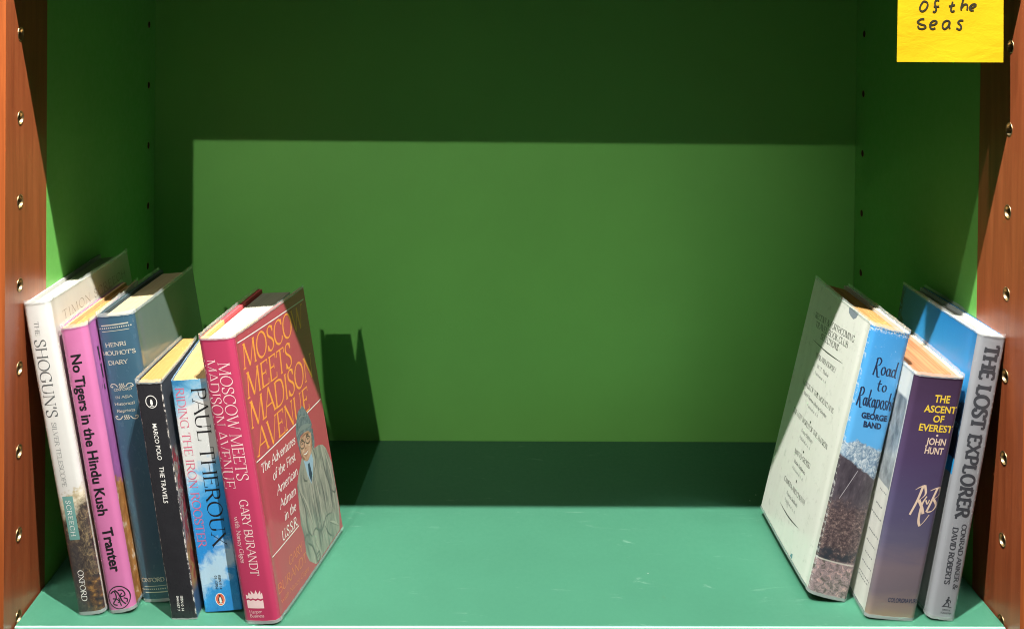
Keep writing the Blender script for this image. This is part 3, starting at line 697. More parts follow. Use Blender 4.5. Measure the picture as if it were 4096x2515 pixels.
# --- pink-red hardback with the man in a coat
def f_mat(name, c0, c1):
    m = NT(name); return printed(m, m.mix(m.noise(m.uv(), 0.02, 4), c0, c1), 1.0 if 'cover' in name else 0.22, 0.05 if 'cover' in name else 0.11, 1.0 if 'cover' in name else 0.7, 24, 0.0013)
def f_board():
    m = NT('red_board_yellow_spine_cloth'); s, w = m.sw()
    return m.set(col=m.mix(m.fade(s, 52, 53), (0.74, 0.50, 0.16), (0.62, 0.09, 0.10)), rough=0.7).mat
F = Book('hardback_book', 'pink-red hardback whose cover shows a man in grey coat and fur hat', (0.174, 0.0052, 0.1781, -0.152, 0.2199, 0.0283, 0.1512, 0.0062, 0.0075, 0.0906), 'L', 0.0045, 0.0012)
F.pagek = -0.1; F.pagekl = 0.85
FC = f_mat('dull_red_cover', (0.40, 0.055, 0.080), (0.46, 0.068, 0.094))
F.build(f_mat('pink_red_spine', (0.40, 0.030, 0.088), (0.47, 0.045, 0.115)), FC, FC, WHITEP, f_board())
ORNG = ink('orange_lettering', (0.84, 0.33, 0.055)); SHELL = ink('pale_pink_ink', (0.80, 0.60, 0.58)); DULLO = ink('dull_orange_lettering', (0.62, 0.18, 0.06))
b = F.mb(); f = F.fs()
text(b, f, 'MOSCOW MEETS', (13.7, 201.3), (14, 110), 9.3, SHELL, 0.085, 0.04)
text(b, f, 'MADISON AVENUE', (2.6, 204), (2.5, 104), 9.2, SHELL, 0.085, 0.04)
b.build('title_lettering', F.spine); b = F.mb()
text(b, f, 'GARY BURANDT', (12.9, 95.6), (12.5, 37), 6.7, SHELL, 0.11, 0.05); text(b, f, 'with Nancy Giges', (6.4, 82.4), (6, 46.7), 3.6, SHELL, 0.12, 0.06)
b.build('author_lettering', F.spine); b = F.mb()
poly(b, f, [(5.6, 12), (18.9, 12), (19.0, 18.4), (17.0, 17.6), (15, 18.5), (13, 17.7), (11, 18.6), (9, 17.7), (7.4, 18.5), (5.6, 17.9)], SHELL)
poly(b, f, [(5.6, 19.2), (7.4, 19.8), (9, 19.0), (11, 19.8), (13, 19.0), (15, 19.8), (17, 19.0), (19.2, 19.7), (19.0, 24.0), (17.6, 22.6), (17.8, 25.8), (15.4, 22.8), (14.2, 26), (12.6, 22.8), (10.0, 25.6), (10.2, 22.4), (8.0, 24.2), (7.4, 21.6), (5.6, 22.4)], SHELL)
text(b, f, 'Harper', (6.3, 8.0), (16.6, 8.4), 2.2, SHELL, 0.14, 0.07); text(b, f, 'Business', (6.3, 5.0), (17.8, 5.2), 2.2, SHELL, 0.14, 0.07)
b.build('publisher_emblem', F.spine)
b = F.mb(); f = F.fc(True); kw = dict(thick=0.13, thin=0.055, serif=0.035)
line(b, f, [(7.7, 213.4), (147, 209.6)], 0.9, WHITE, n=14)
text(b, f, 'MOSCOW', (10.2, 191.2), (138, 188.4), 19.0, ORNG, slant=0.12, **kw)
text(b, f, 'MEETS', (9, 168.6), (100, 165.4), 19.6, ORNG, slant=0.12, **kw)
text(b, f, 'MADISON', (7, 145.8), (141, 142.4), 20.2, ORNG, slant=0.12, **kw)
text(b, f, 'AVENUE', (11, 123.0), (121, 120.0), 19.6, ORNG, slant=0.12, **kw)
line(b, f, [(6.5, 123.3 - 2.5), (148.2, 118.6)], 0.9, WHITE, n=14)
b.build('title_lettering', F.right); b = F.mb()
kw = dict(thick=0.145, thin=0.07, serif=0.03, slant=0.14)
text(b, f, 'The Adventures', (11.5, 109.6), (80, 106.4), 6.9, WHITE, **kw)
text(b, f, 'of the First', (29, 97.0), (75, 94.4), 6.9, WHITE, **kw)
text(b, f, 'American', (31.5, 84.0), (75, 82.4), 6.9, WHITE, **kw)
text(b, f, 'Adman', (32.5, 72.2), (66, 70.2), 6.9, WHITE, **kw)
text(b, f, 'in the', (37.5, 60.8), (61, 59.2), 6.7, WHITE, **kw)
text(b, f, 'U.S.S.R.', (27.5, 49.3), (60, 47.4), 7.2, WHITE, **kw)
line(b, f, [(7.1, 47.0), (61, 46.0)], 0.8, WHITE)
b.build('subtitle_lettering', F.right); b = F.mb()
text(b, f, 'GARY', (32, 27.4), (61, 26.0), 6.4, DULLO, **kw); text(b, f, 'BURANDT', (7, 17.6), (65, 15), 7.0, DULLO, **kw); text(b, f, 'with Nancy Giges', (10, 9.5), (66, 7), 3.6, DULLO, **kw)
b.build('author_lettering', F.right)
# the printed photograph of the man
def cloth_print(name, stops, sx=0.5, sy=0.06):
    m = NT(name); n = m.noise(m.mapping(m.uv(), (sx, sy, 1), rot=(0, 0, 0.12)), 1.0, 5, 0.6, 0.8)
    return printed(m, m.ramp(n, stops), 0.2, 0.11)
COAT = cloth_print('grey_coat_print', [(0.30, (0.125, 0.135, 0.125)), (0.5, (0.265, 0.26, 0.215)), (0.70, (0.40, 0.375, 0.31))], 0.16, 0.035)
FUR = cloth_print('fur_hat_print', [(0.3, (0.065, 0.085, 0.098)), (0.5, (0.13, 0.16, 0.172)), (0.72, (0.22, 0.25, 0.255))], 0.3, 0.2)
SKIN = cloth_print('skin_print', [(0.3, (0.40, 0.215, 0.135)), (0.55, (0.50, 0.295, 0.20)), (0.75, (0.57, 0.365, 0.26))], 0.12, 0.1)
FOLD = ink('coat_fold_ink', (0.145, 0.15, 0.135)); LITE = ink('coat_light_ink', (0.38, 0.36, 0.295)); SHIRT = ink('shirt_ink', (0.30, 0.42, 0.52)); TIE = ink('tie_ink', (0.04, 0.06, 0.09)); HAIR = ink('hair_ink', (0.07, 0.06, 0.055))
b = F.mb()
poly(b, f, [(88.5, 91), (78, 83.5), (70, 75), (67.5, 60), (65, 45), (67.5, 34), (66, 20), (70, 12), (81, 4), (84, 3), (143, 3), (150.3, 20), (150.3, 60), (146, 69), (142, 77), (136, 82.5), (126, 86), (116, 87), (112.5, 92), (104, 84), (96, 84)], COAT, 0)
poly(b, f, [(90.5, 87), (98, 86), (108, 87), (110.5, 80), (104.5, 69), (98.5, 64), (93.5, 74)], SHIRT, 1)
poly(b, f, [(97.5, 81), (101.5, 81), (103.5, 70), (99, 65), (96.5, 72)], TIE, 2)
poly(b, f, [(85, 104), (85.6, 97), (87.4, 91), (89.8, 92), (88.6, 104)], FUR, 2)
poly(b, f, [(112.5, 104), (112.4, 92), (116.2, 86.5), (119.6, 92), (119.8, 104)], FUR, 2)
poly(b, f, [(87.6, 106), (87.6, 98), (87.1, 94), (89.4, 89.2), (93.8, 85.2), (98, 83.7), (101.5, 83.8), (108.7, 86.6), (113.4, 91.6), (114.6, 101), (114.2, 108)], SKIN, 3)
poly(b, f, [(104, 129), (101.6, 127.2), (99, 127.8), (94.4, 127), (89.2, 121.8), (85.2, 117), (83.6, 110), (84.6, 101.5), (86.8, 100.6), (88.2, 104), (92.4, 107.4), (100.8, 107.2), (109.4, 105.4), (113.8, 101.8), (117.2, 104.6), (119.6, 107), (118.4, 110.5), (115.8, 115.8), (111.8, 121.6), (107.5, 126.6)], FUR, 4)
g = lambda x, y, o: f(x, y, o + 0.00014)
BRIM = ink('fur_brim_ink', (0.19, 0.215, 0.205)); SHADE = ink('face_tone_ink', (0.30, 0.145, 0.085)); HIGH = ink('face_light_ink', (0.62, 0.42, 0.30))
line(b, g, [(85.6, 110), (92.6, 112.4), (101, 111.6), (110, 109.4), (117.5, 107.6)], 4.2, BRIM, True); line(b, g, [(90, 119), (99, 121.4), (108, 118)], 1.6, BRIM, True)
line(b, g, [(88.4, 96.4), (89.8, 90.4), (94.4, 86.6)], 1.8, SHADE, True); line(b, g, [(113.4, 98), (112.2, 92.6), (107.4, 88.2)], 1.8, SHADE, True)
line(b, g, [(90.5, 105.4), (101, 105.6), (112, 103)], 1.5, SHADE, True); line(b, g, [(99.6, 103), (99.3, 98), (98.9, 95.6)], 1.3, HIGH, True); line(b, g, [(92.4, 94.6), (94.2, 93.2)], 1.8, HIGH, True); line(b, g, [(105, 94.4), (108.4, 93.6)], 1.8, HIGH, True)
for cx, cy in ((92.9, 99.6), (105.7, 99.1)):
    line(b, lambda x, y, o: f(x, y, o + 0.00018), [(cx + 5.0 * math.cos(R(a)), cy + 2.9 * math.sin(R(a)) - 0.25 * 5.0 * math.cos(R(a)) * 0.5) for a in range(0, 361, 20)], 0.75, HAIR)
    line(b, g, [(cx - 2.4, cy + 0.7), (cx, cy + 0.9), (cx + 2.3, cy + 0.2)], 0.9, HAIR, True); line(b, g, [(cx - 3.6, cy + 3.6), (cx, cy + 4.3), (cx + 3.4, cy + 3.0)], 1.0, HAIR, True)
line(b, g, [(97.9, 99.6), (100.7, 99.4)], 0.7, HAIR)
line(b, g, [(97.6, 96.6), (97.2, 95.0), (99.4, 94.2), (101.6, 94.6)], 0.7, SHADE, True)
line(b, g, [(92.4, 91.9), (97.4, 90.3), (102.8, 91.0)], 1.0, WHITE, True); line(b, g, [(91, 92.8), (97.2, 91.2), (104.4, 91.8)], 0.6, ink('lip_ink', (0.32, 0.10, 0.08)), True); line(b, g, [(93.4, 90.4), (97.6, 88.6), (102.2, 89.4)], 0.7, ink('lower_lip_ink', (0.42, 0.17, 0.13)), True)
for pts, wd, mt in (([(104.5, 69), (103, 50), (105, 28), (101, 10)], 1.6, FOLD), ([(99, 64), (98, 45), (99, 25), (95, 8)], 1.2, FOLD), ([(108, 66), (110, 46), (109, 30)], 2.4, LITE), ([(89, 84), (85, 74), (91, 70)], 1.4, FOLD), ([(112, 90), (116, 78), (107, 70)], 1.4, FOLD), ([(72, 70), (78, 52), (77, 36), (83, 26)], 2.0, FOLD), ([(76, 66), (84, 50), (88, 34)], 2.6, LITE), ([(130, 80), (132, 60), (138, 42), (134, 24)], 1.8, FOLD), ([(138, 76), (143, 58), (146, 40)], 2.4, LITE), ([(83, 26), (92, 29), (104, 22), (118, 27), (132, 24)], 1.6, FOLD), ([(72, 26), (80, 20), (84, 10)], 1.5, FOLD), ([(66, 31), (72, 33), (76, 31)], 1.3, FOLD), ([(118, 60), (121, 44), (119, 32)], 1.2, FOLD), ([(112, 22), (118, 12), (126, 6)], 1.4, FOLD), ([(124, 20), (134, 14), (142, 8)], 2.0, LITE), ([(88, 20), (92, 12)], 1.8, LITE), ([(140, 40), (146, 36), (150, 38)], 1.4, FOLD)):
    line(b, g, pts, wd, mt, True)
line(b, g, [(85, 9.6), (92, 9.6), (92, 4.6), (85, 4.6), (85, 9.6)], 1.1, FOLD); line(b, g, [(85, 7.2), (92, 7.2)], 0.6, FOLD)
b.build('printed_portrait', F.right)

# --- white and sky-blue hardback with a mountain on its spine
def g_spine():
    m = NT('mountain_picture_spine'); s, w = m.sw(); uv = m.uv()
    n = m.noise(uv, 0.16, 6, 0.65, 0.6); n2 = m.noise(m.mapping(uv, (1, 0.6, 1), rot=(0, 0, 0.6)), 0.35, 6, 0.7, 1.5)
    sky = m.mix(m.fade(w, 215, 140), (0.05, 0.28, 0.60), (0.085, 0.34, 0.64))
    scuff = m.math('MULTIPLY', m.fade(m.noise(uv, 0.35, 6, 0.7, 1.0), 0.60, 0.70), m.fade(w, 192, 206))
    sky = m.mix(m.math('MULTIPLY', scuff, 0.6), sky, (0.6, 0.72, 0.8))
    snow = m.ramp(n2, [(0.34, (0.07, 0.13, 0.21)), (0.48, (0.22, 0.31, 0.39)), (0.58, (0.44, 0.51, 0.55)), (0.68, (0.64, 0.67, 0.67))])
    e1 = m.math('ADD', w, m.math('MULTIPLY', m.math('SUBTRACT', n, 0.5), 15)); e1 = m.math('ADD', e1, m.math('MULTIPLY', m.math('ABSOLUTE', m.math('SUBTRACT', s, 12)), 0.22))
    c = m.mix(m.fade(e1, 129, 127), sky, snow)
    rock = m.ramp(m.noise(m.mapping(uv, (1, 0.35, 1), rot=(0, 0, -0.7)), 0.18, 6, 0.65), [(0.35, (0.035, 0.028, 0.038)), (0.6, (0.075, 0.062, 0.075)), (0.75, (0.17, 0.15, 0.16))])
    e2 = m.math('ADD', m.math('ADD', w, m.math('MULTIPLY', s, 0.42)), m.math('MULTIPLY', m.math('SUBTRACT', n, 0.5), 8))
    c = m.mix(m.fade(e2, 115, 113.5), c, rock)
    scrub = m.ramp(m.noise(uv, 0.34, 7, 0.78), [(0.36, (0.022, 0.016, 0.022)), (0.50, (0.085, 0.058, 0.060)), (0.58, (0.17, 0.12, 0.11)), (0.66, (0.40, 0.30, 0.25))])
    c = m.mix(m.fade(m.math('ADD', w, m.math('MULTIPLY', m.math('SUBTRACT', n, 0.5), 26)), 82, 70), c, scrub)
    c = m.mix(m.math('MULTIPLY', m.fade(w, 42, 38), m.fade(m.noise(uv, 0.2, 4), 0.62, 0.45)), c, (0.025, 0.030, 0.040))
    flowers = m.ramp(m.noise(uv, 0.26, 6, 0.7, 0.9), [(0.36, (0.09, 0.085, 0.07)), (0.46, (0.20, 0.145, 0.15)), (0.54, (0.30, 0.225, 0.23)), (0.62, (0.46, 0.27, 0.25)), (0.70, (0.60, 0.54, 0.48))])
    c = m.mix(m.fade(m.math('ADD', w, m.math('MULTIPLY', s, -0.1)), 29.5, 27.5), c, flowers)
    c = m.mix(m.math('MULTIPLY', m.fade(m.math('ABSOLUTE', m.math('SUBTRACT', w, 29.5)), 0.8, 0.3), 0.7), c, (0.60, 0.58, 0.5))
    wn = m.noise(m.mapping(uv, (1, 0.6, 1)), 0.45, 5, 0.7)
    worn = m.math('MULTIPLY', m.fade(m.math('ADD', s, m.math('MULTIPLY', m.math('SUBTRACT', wn, 0.5), 2.5)), 1.5, 0.9), m.fade(wn, 0.52, 0.58))
    worn2 = m.math('MULTIPLY', m.fade(m.math('ADD', w, m.math('MULTIPLY', m.math('SUBTRACT', wn, 0.5), 9)), 216.5, 219), m.fade(m.noise(uv, 0.6, 4), 0.46, 0.56))
    c = m.mix(m.math('MULTIPLY', m.math('MAXIMUM', m.math('MULTIPLY', worn, 0.6), worn2), 0.8), c, (0.66, 0.68, 0.66))
    return printed(m, c, 0.3, 0.12)
def g_cover():
    m = NT('off_white_jacket_cover'); uv = m.uv()
    c = m.mix(m.noise(uv, 0.04, 5), (0.69, 0.695, 0.615), (0.755, 0.755, 0.69))
    smudge = m.math('MULTIPLY', m.fade(m.noise(uv, 0.10, 6, 0.7), 0.56, 0.72), 0.5)
    c = m.mix(smudge, c, (0.34, 0.36, 0.31)); return printed(m, c, 1.0, 0.06, 1.0, 24, 0.0013)
G = Book('hardback_book', 'hardback with off-white cover listing titles and snowy mountain on its sky blue spine', (0.6491, 0.0353, -0.2198, -0.0171, 0.2212, 0.0319, 0.1456, 0.0036, -0.0052, 0.016), 'R', 0.004, 0.0015)
G.build(g_spine(), g_cover(), g_cover(), TANP, plain('pale_board', (0.50, 0.47, 0.38), 0.8), amp=0.0009)
b = G.mb(); f = G.fc(False); kw = dict(thick=0.17, thin=0.055, serif=0.035)
def crow(st, v0, w0, v1, w1, h, mt, **k): text(b, f, st, (-v0, w0), (-v1, w1), h, mt, **k)
crow('RECENT & FORTHCOMING', 123, 189.6, 26, 197.6, 5.2, BLACK, **kw); crow('TRAVEL BOOK CLUB', 117, 183.0, 36, 189.6, 5.2, BLACK, **kw); crow('SELECTIONS', 98, 177.6, 54, 181.2, 5.2, BLACK, **kw)
line(b, f, [(-115, 171.6), (-76, 172.6), (-38, 175.8)], 1.0, BLACK, True)
INK2 = ink('soft_black_ink', (0.06, 0.062, 0.055))
rows = (('THAILAND JOURNEY', 'W. T. Blake', 151.5, 100, 48), ('LORDS OF THE MOUNTAINS', 'Marie Therese Ullens de Schooten', 116.5, 114, 34), ('THE LOST WORLD OF THE AMAZON', 'Franz Eichhorn', 79.0, 122, 29), ('MATTO GROSSO', 'Waclaw Korabiewicz', 72.5, 95, 54), ('CAMERA AND CHIANTI', 'Francis Sandwith', 45.8, 104, 47))
for (ti, au, w0, v0, v1), base in zip(rows, (160.6, 131.0, 102.2, 74.6, 45.6)):
    crow(ti, v0 if base > 80 else v0, base, v1, base + 3.2, 4.2, INK2, **kw)
    crow(au, 91 if len(au) < 20 else 106, base - 6.6, 61 if len(au) < 20 else 45, base - 5.2, 3.0, GREYINK, thick=0.16, thin=0.08, serif=0)
    crow('Published at', 92, base - 12.6, 72, base - 11.8, 2.4, PALEINK, thick=0.16, thin=0.09, serif=0); crow('s. d.', 70, base - 11.7, 62, base - 11.4, 2.4, PALEINK, thick=0.16, thin=0.09, serif=0)
for w_ in (135.8, 110.2, 83.6, 57.2):
    pts = []
    for i in range(10):
        rr = 1.7 if i % 2 == 0 else 0.7; a = R(90 + 36 * i); pts.append((-75.5 + rr * 1.3 * math.cos(a), w_ + rr * math.sin(a)))
    poly(b, f, pts, BLACK)
line(b, f, [(-101, 26.5), (-75, 26), (-47.5, 29)], 1.0, BLACK, True)
b.build('title_list', G.left)
b = G.mb()
poly(b, f, [(-52, 220), (-46, 221), (-30, 221.3), (-33, 216.5), (-38, 213.8), (-45, 214.6), (-50, 216)], ink('slate_patch_ink', (0.20, 0.23, 0.27)), 1)
b.build('jacket_tear', G.left); b = G.mb()
poly(b, f, [(-52, 3), (-46, 3.2), (-47, 7), (-50, 6)], ink('blue_patch_ink', (0.08, 0.22, 0.26)), 1); b.build('jacket_tear', G.left)
b = G.mb(); f = G.fs()
def brush(strokes, ox, oy, sx, sy, wd, mt, b=None, f=None):
    for st in strokes:
        q = [(ox + x * sx, oy + y * sy) for x, y in st]
        q = cr(q, 6) if len(q) > 2 else subdiv(q, 4)
        ribbon(b, f, q, lambda a, t: wd * (0.45 + 0.75 * abs(math.sin(a - 0.5))), mt)
HW = {  # brush hand, x-height .5, cap 1
 'R': (.62, [[(.18, .98), (.16, .5), (.08, -.12)], [(.10, .84), (.30, 1.0), (.50, .84), (.42, .58), (.16, .46)], [(.20, .46), (.34, .1), (.44, -.16), (.62, -.14)]]),
 'o': (.42, [ell(.2, .24, .15, .24, 40, 400, 14)]),
 'a': (.44, [ell(.18, .22, .13, .22, 40, 400, 14), [(.34, .46), (.33, .12), (.44, .0)]]),
 'd': (.46, [ell(.18, .22, .14, .22, 40, 400, 14), [(.38, .95), (.34, .4), (.36, .02), (.46, -.04)]]),
 't': (.40, [[(.16, .82), (.12, .2), (.2, .0), (.34, .06)], [(.0, .52), (.34, .56)]]),
 'k': (.46, [[(.12, .95), (.09, .4), (.06, -.04)], [(.36, .5), (.10, .22)], [(.14, .26), (.30, .02), (.44, -.02)]]),
 'p': (.46, [[(.10, .48), (.06, -.1), (.02, -.4)], ell(.22, .24, .15, .23, 160, 520, 14)]),
 's': (.36, [[(.30, .44), (.16, .50), (.08, .38), (.22, .24), (.26, .08), (.12, -.02), (.02, .06)]]),
 'h': (.46, [[(.12, .98), (.09, .4), (.05, -.02)], [(.08, .26), (.22, .46), (.33, .36), (.32, .1), (.38, -.05)]]),
 'i': (.20, [[(.08, .46), (.07, .1), (.14, -.02)], [(.10, .72), (.12, .64)]]),
}
def handline(st, x0, x1, y, h, wd, mt, rise=0.0):
    tot = sum(HW[c][0] for c in st); k = (x1 - x0) / tot; x = x0
    for c in st:
        brush(HW[c][1], x, y + rise * (x - x0), k, h, wd, mt, b, f); x += HW[c][0] * k
NAVY = ink('navy_ink', (0.015, 0.028, 0.07))
handline('Road', 8.2, 27.6, 184.2, 13.0, 1.05, NAVY, 0.03); handline('to', 14.2, 22.6, 171.4, 10.5, 1.0, NAVY, 0.03); handline('Rakaposhi', 1.6, 31.0, 157.2, 14.0, 1.0, NAVY, 0.03)
b.build('title_lettering', G.spine); b = G.mb()
sans(b, f, 'GEORGE', (7.8, 147.2), (28.6, 148.8), 4.6, NAVY, 0.05); sans(b, f, 'BAND', (11.0, 140.6), (25.4, 141.8), 4.6, NAVY, 0.05)
b.build('author_lettering', G.spine); b = G.mb()
sk = ink('scratch_ink', (0.42, 0.40, 0.42)); line(b, f, [(6, 80), (15, 105)], 0.4, sk)
b.build('scratch', G.spine)

# --- purple hardback
def h_spine():
    m = NT('dusk_purple_spine'); s, w = m.sw(); uv = m.uv(); n = m.noise(m.mapping(uv, (0.35, 1, 1)), 0.06, 5, 0.6, 0.5)
    e = m.math('ADD', w, m.math('MULTIPLY', m.math('SUBTRACT', n, 0.5), 34))
    c = m.ramp(m.n('ShaderNodeMapRange', {0: e, 1: 0, 2: 193}).outputs[0], [(0.0, (0.27, 0.20, 0.14)), (0.05, (0.23, 0.175, 0.15)), (0.12, (0.155, 0.125, 0.145)), (0.21, (0.175, 0.135, 0.155)), (0.32, (0.105, 0.095, 0.155)), (0.46, (0.078, 0.066, 0.138)), (0.66, (0.068, 0.044, 0.108)), (0.86, (0.062, 0.034, 0.082)), (1.0, (0.048, 0.024, 0.056))])
    return printed(m, c, 0.3, 0.13)
def h_cover():
    m = NT('white_flap_cover'); s, w = m.sw(); uv = m.uv()
    base = m.mix(m.noise(uv, 0.05, 5), (0.56, 0.57, 0.51), (0.68, 0.68, 0.62))
    ph = m.ramp(m.noise(m.mapping(uv, (1, 0.5, 1)), 0.09, 5, 0.6), [(0.35, (0.10, 0.12, 0.13)), (0.55, (0.28, 0.31, 0.32)), (0.72, (0.5, 0.53, 0.53))])
    inph = m.math('MULTIPLY', m.fade(s, 5.0, 5.6), m.math('MULTIPLY', m.fade(w, 98, 99), m.fade(w, 172, 170)))
    return printed(m, m.mix(inph, base, ph), 0.2, 0.13)
H = Book('hardback_book', 'thick purple hardback with yellow capitals, leaning beside the silver spine', (0.6932, 0.0089, -0.1875, -0.0391, 0.1933, 0.039, 0.138, -0.0015, -0.0013, -0.1226), 'R', 0.0036, 0.0010)
H.build(h_spine(), h_cover(), h_cover(), BROWNP, plain('cream_board', (0.60, 0.50, 0.34), 0.8), amp=0.0008)
YEL = ink('yellow_ink', (0.80, 0.56, 0.05)); PEACH = ink('peach_ink', (0.74, 0.56, 0.42))
b = H.mb(); f = H.fs()
for st, a0, a1, w0, w1, h, mt in (('THE', 18.2, 30.2, 173.2, 173.2, 6.0, YEL), ('ASCENT', 11.8, 36.9, 165.0, 165.2, 5.6, YEL), ('OF', 20.2, 28.8, 157.6, 157.6, 5.6, YEL), ('EVEREST', 10.8, 37.0, 150.2, 150.0, 5.6, YEL), ('JOHN', 18.4, 33.8, 139.8, 139.6, 5.4, PEACH), ('HUNT', 18.8, 33.4, 132.6, 132.4, 5.4, PEACH)):
    if st == 'JOHN': b.build('title_lettering', H.spine); b = H.mb()
    sans(b, f, st, (a0, w0), (a1, w1), h, mt, 0.022)
b.build('author_lettering', H.spine); b = H.mb()
poly(b, f, [(26 + 0.9 * math.cos(k), 147.2 + 0.9 * math.sin(k)) for k in [i * 0.628 for i in range(10)]], PEACH)
def quill(pts, wd):
    q = cr(pts, 6); ribbon(b, f, q, lambda a, t: wd * (0.25 + 1.0 * abs(math.sin(a - 0.75))), PEACH)
quill([(18.0, 103.5), (20.6, 105.6), (24.6, 107.6)], 1.5); quill([(23.4, 107.2), (21.2, 96), (17.4, 83.6)], 2.2); quill([(24.6, 107.6), (26.4, 101), (23.2, 96.4), (21.2, 95.4)], 1.6); quill([(22.2, 95.6), (25.6, 90), (27.6, 85.0)], 1.9)
quill([(27.8, 99), (25.2, 92), (25.0, 80.5), (26.8, 75.2)], 1.7); quill([(26.8, 75.2), (29.6, 79), (32.6, 84.6)], 1.0); quill([(27.6, 96), (29.4, 93), (30.4, 96.5)], 1.0)
b.build('monogram', H.spine); b = H.mb()
quill([(29.8, 103.6), (33.2, 105.4), (36.8, 106.6)], 1.4); quill([(35.0, 106), (32.4, 96), (29.8, 86.6)], 2.0); quill([(36.8, 106.6), (37.4, 101), (33.6, 97.2)], 1.5); quill([(33.6, 97), (36.4, 92.6), (34.4, 88), (30.4, 86.4)], 1.6)
b.build('monogram', H.spine); b = H.mb()
sans(b, f, 'COLORGRAVURE', (14.4, 13.8), (37.8, 14.2), 3.6, NAVY, 0.014)
b.build('process_lettering', H.spine)
b = H.mb(); f = H.fc(False)
for w_, v0, v1 in ((93, 22, 9), (81, 24, 10), (72, 30, 7), (58, 28, 6), (49, 28, 8), (40, 26, 9), (32, 28, 8), (23, 30, 7), (20, 30, 9)):
    x = v0
    while x > v1 + 1:
        l = rnd.uniform(1.5, 3.6); line(b, f, [(-x, w_), (-max(v1, x - l), w_ + 0.3)], 1.1, PALEINK, n=2); x -= l + 0.9
b.build('blurb_lettering', H.left)

# --- silver hardback
def i_spine():
    m = NT('silver_jacket_spine'); uv = m.uv(); s, w = m.sw()
    c = m.mix(m.noise(uv, 0.05, 4), (0.25, 0.26, 0.275), (0.30, 0.31, 0.325)); return printed(m, c, 0.2, 0.14)
def i_cover():
    m = NT('blue_mountain_cover'); s, w = m.sw(); uv = m.uv(); n = m.noise(uv, 0.07, 5, 0.6)
    blue = m.mix(m.fade(w, 224, 165), (0.012, 0.19, 0.47), (0.05, 0.34, 0.66))
    rock = m.ramp(m.noise(m.mapping(uv, (1, 0.6, 1), rot=(0, 0, 0.5)), 0.16, 6, 0.7, 1.0), [(0.4, (0.008, 0.018, 0.045)), (0.56, (0.03, 0.07, 0.13)), (0.66, (0.10, 0.24, 0.38)), (0.74, (0.55, 0.62, 0.66))])
    e = m.math('ADD', w, m.math('MULTIPLY', m.math('SUBTRACT', n, 0.5), 34)); e = m.math('SUBTRACT', e, m.math('MULTIPLY', s, 0.20))
    c = m.mix(m.fade(e, 168, 165), blue, rock)
    c = m.mix(m.fade(w, 141, 138), c, (0.010, 0.014, 0.032)); c = m.mix(m.fade(w, 124, 123), c, (0.02, 0.32, 0.70)); c = m.mix(m.fade(w, 112, 111), c, (0.32, 0.33, 0.34))
    far = m.math('ADD', m.fade(s, 141, 146), 0.0); far = m.math('MULTIPLY', far, m.fade(m.noise(uv, 0.2, 4), 0.6, 0.5))
    return printed(m, m.mix(far, c, (0.012, 0.03, 0.06)), 0.25, 0.10, 0.9)
I_ = Book('hardback_book', 'silver grey hardback with heavy dark lettering and blue cover, against the right panel', (0.7251, 0.0095, -0.1663, 0.0038, 0.2242, 0.0219, 0.1499, 0.0007, -0.004, -0.0389), 'R', 0.0035, 0.0014)
I_.build(i_spine(), i_cover(), i_cover(), paper_mat('grey_white_pages', (0.38, 0.37, 0.33), 0.3), plain('white_board', (0.62, 0.64, 0.64), 0.8))
SLAB = ink('charcoal_ink', (0.045, 0.048, 0.056)); b = I_.mb(); f = I_.fs(); kw = dict(thick=0.27, thin=0.185, serif=0.065, sthick=0.17)
text(b, f, 'THE', (5.4, 217.2), (5.3, 190.0), 11.4, SLAB, nib=0, **kw)
text(b, f, 'LOST', (5.3, 185.2), (5.3, 151.0), 11.0, SLAB, nib=0, **kw)
text(b, f, 'EXPLORER', (5.4, 146.5), (6.2, 81), 10.4, SLAB, nib=0, gap=0.07, **dict(kw, thick=0.235, thin=0.165, serif=0.05))
b.build('title_lettering', I_.spine); b = I_.mb()
kw = dict(thick=0.24, thin=0.15, serif=0.05, sthick=0.13)
text(b, f, 'CONRAD ANKER &', (12.9, 76), (14.6, 24.5), 3.7, SLAB, nib=0, **kw); text(b, f, 'DAVID ROBERTS', (6.3, 73), (7.2, 28), 4.1, SLAB, nib=0, **kw)
b.build('author_lettering', I_.spine); b = I_.mb()
for pts, wd in (([(12.6, 18.6), (12.8, 17.2)], 1.5), ([(12.6, 16.8), (12.2, 14.4)], 1.8), ([(12.2, 14.4), (10.6, 12.4), (9.6, 10.6)], 0.9), ([(12.4, 14.4), (13.8, 12.6), (13.6, 10.8)], 0.9), ([(12.6, 16.4), (14.6, 15.4), (14.8, 13.8)], 0.7), ([(12.4, 16.2), (10.8, 15.2)], 0.7), ([(8.6, 10.4), (12, 10.9), (16.4, 10.2)], 0.5)):
    line(b, f, pts, wd, SLAB, n=3)
sans(b, f, 'SIMON &', (9.4, 7.6), (16.0, 7.4), 1.3, SLAB, 0.01); sans(b, f, 'SCHUSTER', (8.4, 5.2), (17.4, 4.9), 1.3, SLAB, 0.01)
b.build('publisher_emblem', I_.spine)

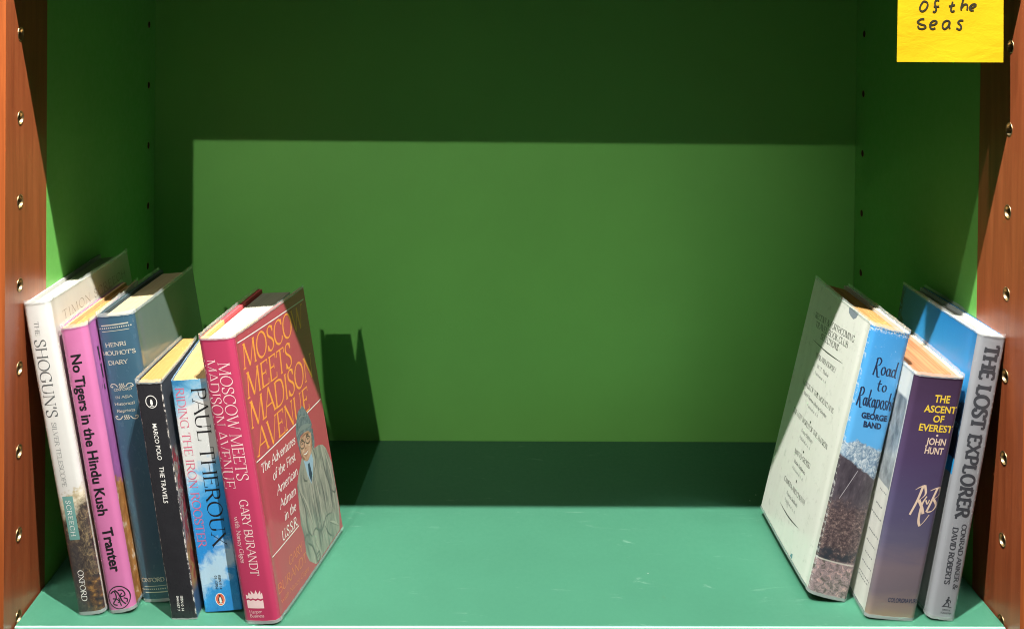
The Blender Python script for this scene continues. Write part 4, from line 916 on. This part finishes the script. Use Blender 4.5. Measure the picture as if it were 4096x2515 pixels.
# ------------------------------------------------------------------ yellow sticky note
def note_mat():
    m = NT('yellow_note_paper'); o = m.obj()
    cre = m.noise(m.mapping(o, (1, 1, 2.2)), 38, 5, 0.6, 0.4)
    m.set(col=m.mix(m.noise(o, 22, 4), (0.58, 0.345, 0.004), (0.64, 0.395, 0.006)), rough=0.8, spec=0.15)
    m.bump(cre, 0.26, 0.002); return m.mat
NX0, NX1, NZ0, NZ1 = 0.6655, 0.7462, 0.4353, 0.512
def note_pt(x, z):   # x, z in world; the note hangs from its top edge with a slight forward curl
    t = (NZ1 - z) / (NZ1 - NZ0); sk = 0.0012 * (1 - t)
    return (x + sk * 0.6, -0.0078 - 0.0020 * t * t + 0.0006 * math.sin(t * 5 + x * 60) * t, z + (x - NX0) * 0.006)
note = MB(); nn = 16; vs = []; k_ = nn + 1
for j in range(nn + 1):
    for i in range(nn + 1):
        vs.append(note_pt(NX0 + (NX1 - NX0) * i / nn, NZ0 + (NZ1 - NZ0) * j / nn))
fs = []
for j in range(nn):
    for i in range(nn):
        q = j * k_ + i; fs.append((q, q + 1, q + k_ + 1, q + k_))
org = Vector((NX0, -0.0078, NZ1)); note.xf = lambda p: tuple(Vector(p) - org)
note.add(vs, fs, note_mat(), smooth=True)
no = note.build('sticky_note'); no.location = org
tag(no, 'yellow sticky note with black handwriting hanging from the upper shelf edge', 'sticky note')
hw = MB(); hw.xf = note.xf; PEN = plain('marker_ink', (0.030, 0.026, 0.012), 0.5)
def nf(x, y, off):
    p = note_pt(x, y); return (p[0], p[1] - 0.00022 - off, p[2])
def pxz(px, py): return (NX0 + (px - 372) / 1770 * (NX1 - NX0), NZ0 + (1036 - py) * 0.0000462)
for st in ([(840, 50), (800, 45), (752, 110), (742, 175), (785, 205), (845, 165), (872, 95), (850, 52), (815, 50)],
           [(1062, 30), (1020, 20), (992, 60), (1002, 130), (1015, 180), (990, 215), (958, 205)], [(970, 128), (1066, 124)],
           [(1288, 45), (1276, 110), (1262, 180), (1285, 208), (1325, 190)], [(1226, 122), (1330, 98)],
           [(1470, 0), (1450, 70), (1432, 150), (1440, 185)], [(1440, 150), (1480, 95), (1525, 90), (1540, 130), (1532, 185)],
           [(1585, 150), (1650, 130), (1680, 100), (1650, 82), (1600, 105), (1576, 150), (1595, 185), (1645, 185)],
           [(820, 332), (760, 335), (705, 380), (760, 415), (830, 435), (842, 470), (790, 492), (730, 480), (712, 440)],
           [(925, 430), (990, 420), (1030, 385), (1000, 358), (945, 375), (915, 430), (930, 480), (970, 492), (1008, 476)],
           [(1250, 375), (1200, 355), (1145, 385), (1128, 450), (1160, 492), (1215, 455), (1250, 375), (1240, 440), (1250, 488)],
           [(1475, 355), (1420, 352), (1385, 390), (1425, 425), (1440, 470), (1410, 502), (1358, 478)]):
    ribbon(hw, nf, cr([pxz(*p) for p in st], 6) if len(st) > 2 else subdiv([pxz(*p) for p in st], 4), lambda a, t: 0.00135, PEN)
h_o = hw.build('handwriting', no)
